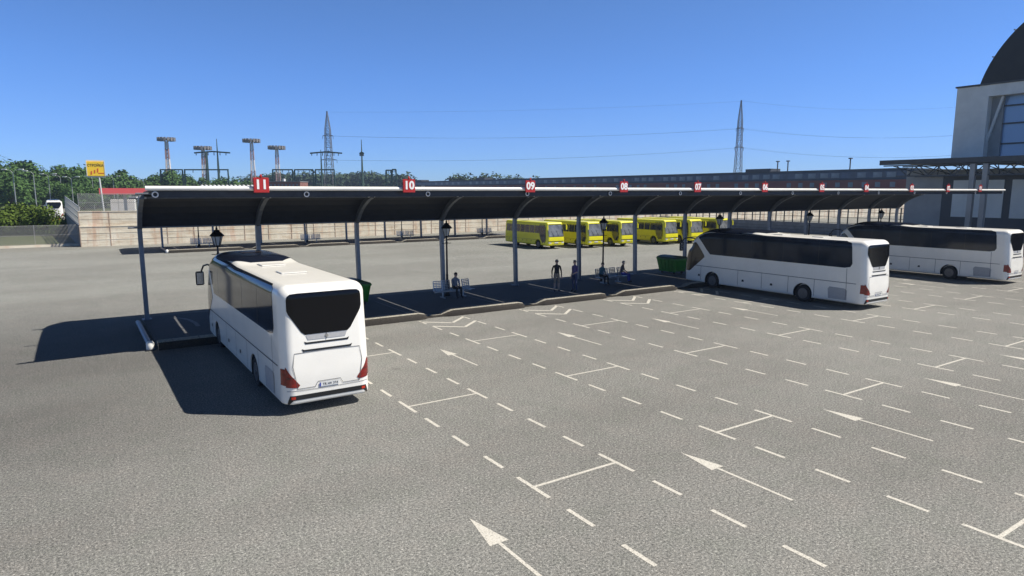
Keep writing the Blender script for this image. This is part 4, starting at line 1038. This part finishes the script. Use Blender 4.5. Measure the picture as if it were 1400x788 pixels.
for i in range(8): k = MB(); k.bb((-20+i*5)*u, (-18+i*5)*u, -.05, .05, atD(390, 255, D).z, atD(390, 252, D).z); k.build('window', 'ware_pane', t)
k = MB(); k.box((-6*u, 4, atD(390, 246.5, D).z), (2*u, 2, 1.2)); k.build('chimney', 'tank_white', t)
D = 420; q = atD(71, 250, D); u = D/F; t = thing('water_tower', 'hazy pale tower standing in the gap between the left trees', 'tower', (q.x, q.y, 0), -YAW)
k = MB(); k.lathe([(2.2*u, 0), (2.0*u, atD(71, 262, D).z), (2.6*u, atD(71, 252, D).z)], (0,0,0), 12); k.build('shaft', 'station_white', t, 40)
k = MB(); k.lathe([(2.6*u, atD(71, 252, D).z), (3.8*u, atD(71, 248, D).z), (3.6*u, atD(71, 241, D).z), (1.5*u, atD(71, 237, D).z)], (0,0,0), 12); k.build('tank', 'station_white', t, 40)
k = MB(); k.bb(-14*u, 14*u, 0, 3, atD(71, 262, D).z, atD(71, 257, D).z); k.build('gallery', 'grey_concrete', t)

# ---------------------------------------------------------------- lattice structures
def lattice(mb, h0, h1, w0, w1, n, bw, cx_=0):
    def c(t_): w = w0+(w1-w0)*t_; z = h0+(h1-h0)*t_; return [(cx_+sx*w/2, sy*w/2, z) for sx, sy in ((-1,-1),(1,-1),(1,1),(-1,1))]
    for i in range(n):
        A, B = c(i/n), c((i+1)/n)
        for k in range(4):
            j = (k+1) % 4; mb.bar(A[k], B[k], bw); mb.bar(A[k], B[j], bw*.6); mb.bar(A[j], B[k], bw*.6); mb.bar(A[k], A[j], bw*.6)
def light_mast(label, px, ytop, D):
    q = atD(px, ytop, D); h = q.z; u = D/F
    t = thing('floodlight_mast', label, 'light mast', (q.x, q.y, 0), -YAW+.3, 'red and white floodlight masts')
    for i in range(6):
        k = MB(); lattice(k, h*i/6, h*(i+1)/6 - (h*.06 if i == 5 else 0), (6.5-i*.6)*u, (5.9-i*.6)*u, 3, .9*u); k.build('mast_section', 'mast_white' if i % 2 else 'mast_red', t)
    k = MB(); k.lathe([(5.5*u, h-3.3*u), (11*u, h-2.6*u), (11*u, h-1.8*u), (7*u, h-1.5*u)], (0,0,0), 14); k.build('platform', 'mast_head', t)
    for i in range(16):
        a = 2*PI*i/16; k = MB(); k.box((10*u*math.cos(a), 10*u*math.sin(a), h-.6*u-2.0*u), (2.6*u, 2.6*u, 4.6*u), a); k.build('floodlight', 'mast_head', t)
light_mast('leftmost red and white floodlight mast above the trees', 227, 188, 400)
light_mast('second floodlight mast from the left, partly behind the green pylon arm', 277, 200, 440)
light_mast('third floodlight mast from the left, next to the sign reading 11', 343.5, 190, 400)
light_mast('fourth floodlight mast from the left, the smallest one', 378, 199.5, 460)
def pylon(label, px, ytop, ybase, D, arms, m_='pylon_grey', lean=0, wb=11, wt=2.2, bw=.55):
    q = atD(px, ytop, D); h = q.z; u = D/F
    t = thing('lattice_pylon', label, 'pylon', (q.x, q.y, 0), -YAW)
    k = MB(); hw = h*.62; lattice(k, 0, hw, wb*u, wb*.55*u, 7, bw*u); lattice(k, hw, h*.82, wb*.55*u, wb*.45*u, 4, bw*u); lattice(k, h*.82, h, wb*.45*u, wt*u*.4, 5, bw*u*.8); k.build('tower', m_, t)
    for ya, half in arms:
        z = atD(px, ya, D).z; k = MB()
        for s in (-1, 1):
            k.bar((0, 0, z+2*u), (s*half*u, 0, z), bw*u); k.bar((0, 0, z), (s*half*u, 0, z), bw*u)
            k.bar((s*half*u, 0, z), (s*half*u, 0, z-4*u), bw*u*.8)
        k.build('crossarm', m_, t)
    k = MB(); k.box((0, 0, h), (1.6*u, 1.6*u, 1.2*u)); k.build('cap', m_, t)
    return t
P1 = (447, 320); P2 = (1013, 330)
pylon('tall grey lattice pylon left of the sign reading 10', 447, 153, 262, 320, [(186, 7), (209, 8), (219, 11)], wb=14)
pylon('tall grey lattice pylon rising behind the long block on the right', 1013.5, 138, 262, 330, [(176, 5), (202, 6)], wb=11)
def green_pole(label, poles, arm, D, ytop):
    u = D/F; q = atD(poles[0], ytop, D)
    t = thing('green_pylon', label, 'pylon', (q.x, q.y, 0), -YAW)
    for p, yt, w in [(poles[i], (ytop if i == 0 else arm[2]), 5.0) for i in range(len(poles))]:
        k = MB(); x = (p-poles[0])*u; k.bar((x, 0, 0), (x, 0, atD(p, yt, D).z), w*u, seg=6, w2=.8*u if yt == ytop else 3*u); k.build('mast', 'pylon_green', t)
    if arm:
        z = atD(poles[0], arm[2], D).z; k = MB(); xa, xb = (arm[0]-poles[0])*u, (arm[1]-poles[0])*u
        k.bar((xa, 0, z-1.2*u), ((xa+xb)/2, 0, z+.6*u), 1.6*u, 1.8*u); k.bar(((xa+xb)/2, 0, z+.6*u), (xb, 0, z-1.2*u), 1.6*u, 1.8*u); k.build('crossarm', 'pylon_green', t)
        for i in range(6):
            x = xa+(xb-xa)*(i+.3)/6; k = MB(); k.bar((x, 0, z-.6*u), (x, 0, z-4.5*u), .8*u); k.build('insulator', 'pylon_grey', t)
green_pole('dark green pylon with a wide crossarm between two floodlight masts', (296, 281), (265, 313, 208), 350, 190)
green_pole('short dark green pylon with a wide crossarm in front of the lattice pylon', (438.5,), (424, 467, 208.5), 300, 205)
green_pole('single slim dark green pylon with no wide arm, left of the sign reading 10', (494,), (491, 497, 209), 330, 191)
def gantry(label, x0, x1, yt, D):
    u = D/F; q = atD((x0+x1)/2, yt, D); w = (x1-x0)*u; z = q.z
    t = thing('substation_gantry', label, 'gantry', (q.x, q.y, 0), -YAW, 'dark green substation gantries')
    for s in (-1, 1):
        k = MB(); k.bar((s*w/2, 0, 0), (s*w/2*.97, 0, z), 1.9*u, w2=1.4*u); k.build('leg', 'pylon_green', t)
    k = MB(); k.bar((-w/2, 0, z), (w/2, 0, z), 1.7*u); k.build('beam', 'pylon_green', t)
    for i in range(3):
        x = (-.3+.3*i)*w; k = MB(); k.bar((x, 0, z), (x, 0, z-4*u), .7*u); k.build('insulator', 'pylon_grey', t)
for x0, x1, l in ((219, 249.5, 'leftmost green gantry by the first floodlight mast'), (252, 312, 'widest green gantry, behind the green pylon'), (372.5, 400, 'green gantry beside the smallest floodlight mast'), (402.5, 428, 'green gantry left of the lattice pylon'), (431, 457, 'green gantry behind the lattice pylon')):
    gantry(l, x0, x1, 232.3, 300)
gantry('narrow green gantry just left of the sign reading 10, left one of the pair', 527.5, 535, 233, 300)
gantry('narrow green gantry just left of the sign reading 10, right one of the pair', 536, 541.5, 232, 300)
# low haze-blue roof between
D = 420; q = atD(545, 256, D); t = thing('low_shed', 'low dark shed roof at the skyline left of the sign reading 10', 'shed', (q.x, q.y, 0), -YAW); u = D/F
k = MB(); k.bb(-38*u, 30*u, 0, 15, 0, atD(545, 254.5, D).z-1); k.build('wall', 'brick', t)
k = MB(); k.bb(-39*u, 31*u, -1, 16, atD(545, 254.5, D).z-.99, atD(545, 254, D).z); k.build('roof', 'ware_roof', t)

# overhead wires between the two pylons and on to the right
def wire_run(label, a, b, sag, group='overhead power wires'):
    a, b = Vector(a), Vector(b); o_ = MB(); N = 24; pts = []
    for i in range(N+1): t_ = i/N; p = a.lerp(b, t_); p.z -= sag*4*t_*(1-t_); pts.append(p-a)
    o_.path(pts, .042, 4); o = o_.build('power_wire', 'pylon_grey'); o.location = a; tag(o, label, 'wire', group)
for ya, yb, yc, l in ((186, 176, 168, 'upper'), (219, 202, 196, 'lower'), (153.5, 138.5, 128, 'topmost')):
    for off, s in ((6, 'front'), (-6, 'back')):
        if l == 'topmost' and off < 0: continue
        a = atD(447+off, ya, 320); b_ = atD(1013.5+off*.8, yb, 330); c_ = atD(1460+off, yc, 300)
        wire_run('%s %s wire strung from the left lattice pylon to the right one' % (l, s), a, b_, 2.5 if l != 'topmost' else 1.5)
        wire_run('%s %s wire leading from the right lattice pylon out past the station' % (l, s), b_, c_, 5.5)

# ---------------------------------------------------------------- air
hz = MB(); hz.bb(-450, 1000, -60, 800, -1.0, 75)
hzm = bpy.data.materials.new('haze_air'); hzm.use_nodes = True; hn = hzm.node_tree; hn.nodes.remove(hn.nodes['Principled BSDF'])
pv = hn.nodes.new('ShaderNodeVolumePrincipled'); pv.inputs['Color'].default_value = (.60, .76, 1.0, 1); pv.inputs['Density'].default_value = .00024; pv.inputs['Anisotropy'].default_value = .2
hn.links.new(pv.outputs[0], hn.nodes['Material Output'].inputs['Volume'])
tag(hz.build('haze', hzm), kind='stuff')
# ---------------------------------------------------------------- light, sky, camera
KX, KY = .68, -.46          # direction towards the sun, per metre of height
az = math.atan2(KX, KY); el = math.atan2(1, math.hypot(KX, KY))
sun = bpy.data.lights.new('sun', 'SUN'); sun.energy = 4.9; sun.angle = math.radians(.5); sun.color = (1, .945, .86)
so = bpy.data.objects.new('sun', sun); COL.objects.link(so); so.rotation_euler = Vector((KX, KY, 1)).to_track_quat('Z', 'Y').to_euler()
W = bpy.data.worlds.new('World'); S.world = W; W.use_nodes = True; nt = W.node_tree
sky = nt.nodes.new('ShaderNodeTexSky'); sky.sky_type = 'NISHITA'; sky.sun_disc = False; sky.sun_elevation = el; sky.sun_rotation = az
sky.air_density = .8; sky.dust_density = 0; sky.ozone_density = 3.0; sky.altitude = 200
tc = nt.nodes.new('ShaderNodeTexCoord'); sp = nt.nodes.new('ShaderNodeSeparateXYZ'); nt.links.new(tc.outputs['Generated'], sp.inputs[0])
grad = ramp(nt, sp.outputs[2], [(0, (.39, .56, .93)), (.06, (.42, .62, 1.06)), (.16, (.45, .69, 1.10)), (.30, (.52, .74, 1.02)), (.44, (.34, .38, .42)), (1, (.20, .20, .20))])
tint = mix(nt, 'MULTIPLY', 1.0, sky.outputs[0], grad)
nt.links.new(tint, nt.nodes['Background'].inputs[0]); nt.nodes['Background'].inputs[1].default_value = .10
cam = bpy.data.cameras.new('camera'); co = bpy.data.objects.new('camera', cam); COL.objects.link(co); S.camera = co
cam.sensor_width = 36; cam.lens = F/1400*36; cam.clip_end = 5000; cam.clip_start = .1
co.location = (0, 0, H); co.rotation_euler = (PI/2-TH, 0, -YAW)
S.view_settings.view_transform = 'Standard'; S.view_settings.look = 'None'; S.view_settings.exposure = .45; S.view_settings.gamma = 1
S.cycles.max_bounces = 6; S.cycles.volume_bounces = 0;  S.cycles.use_denoising = True
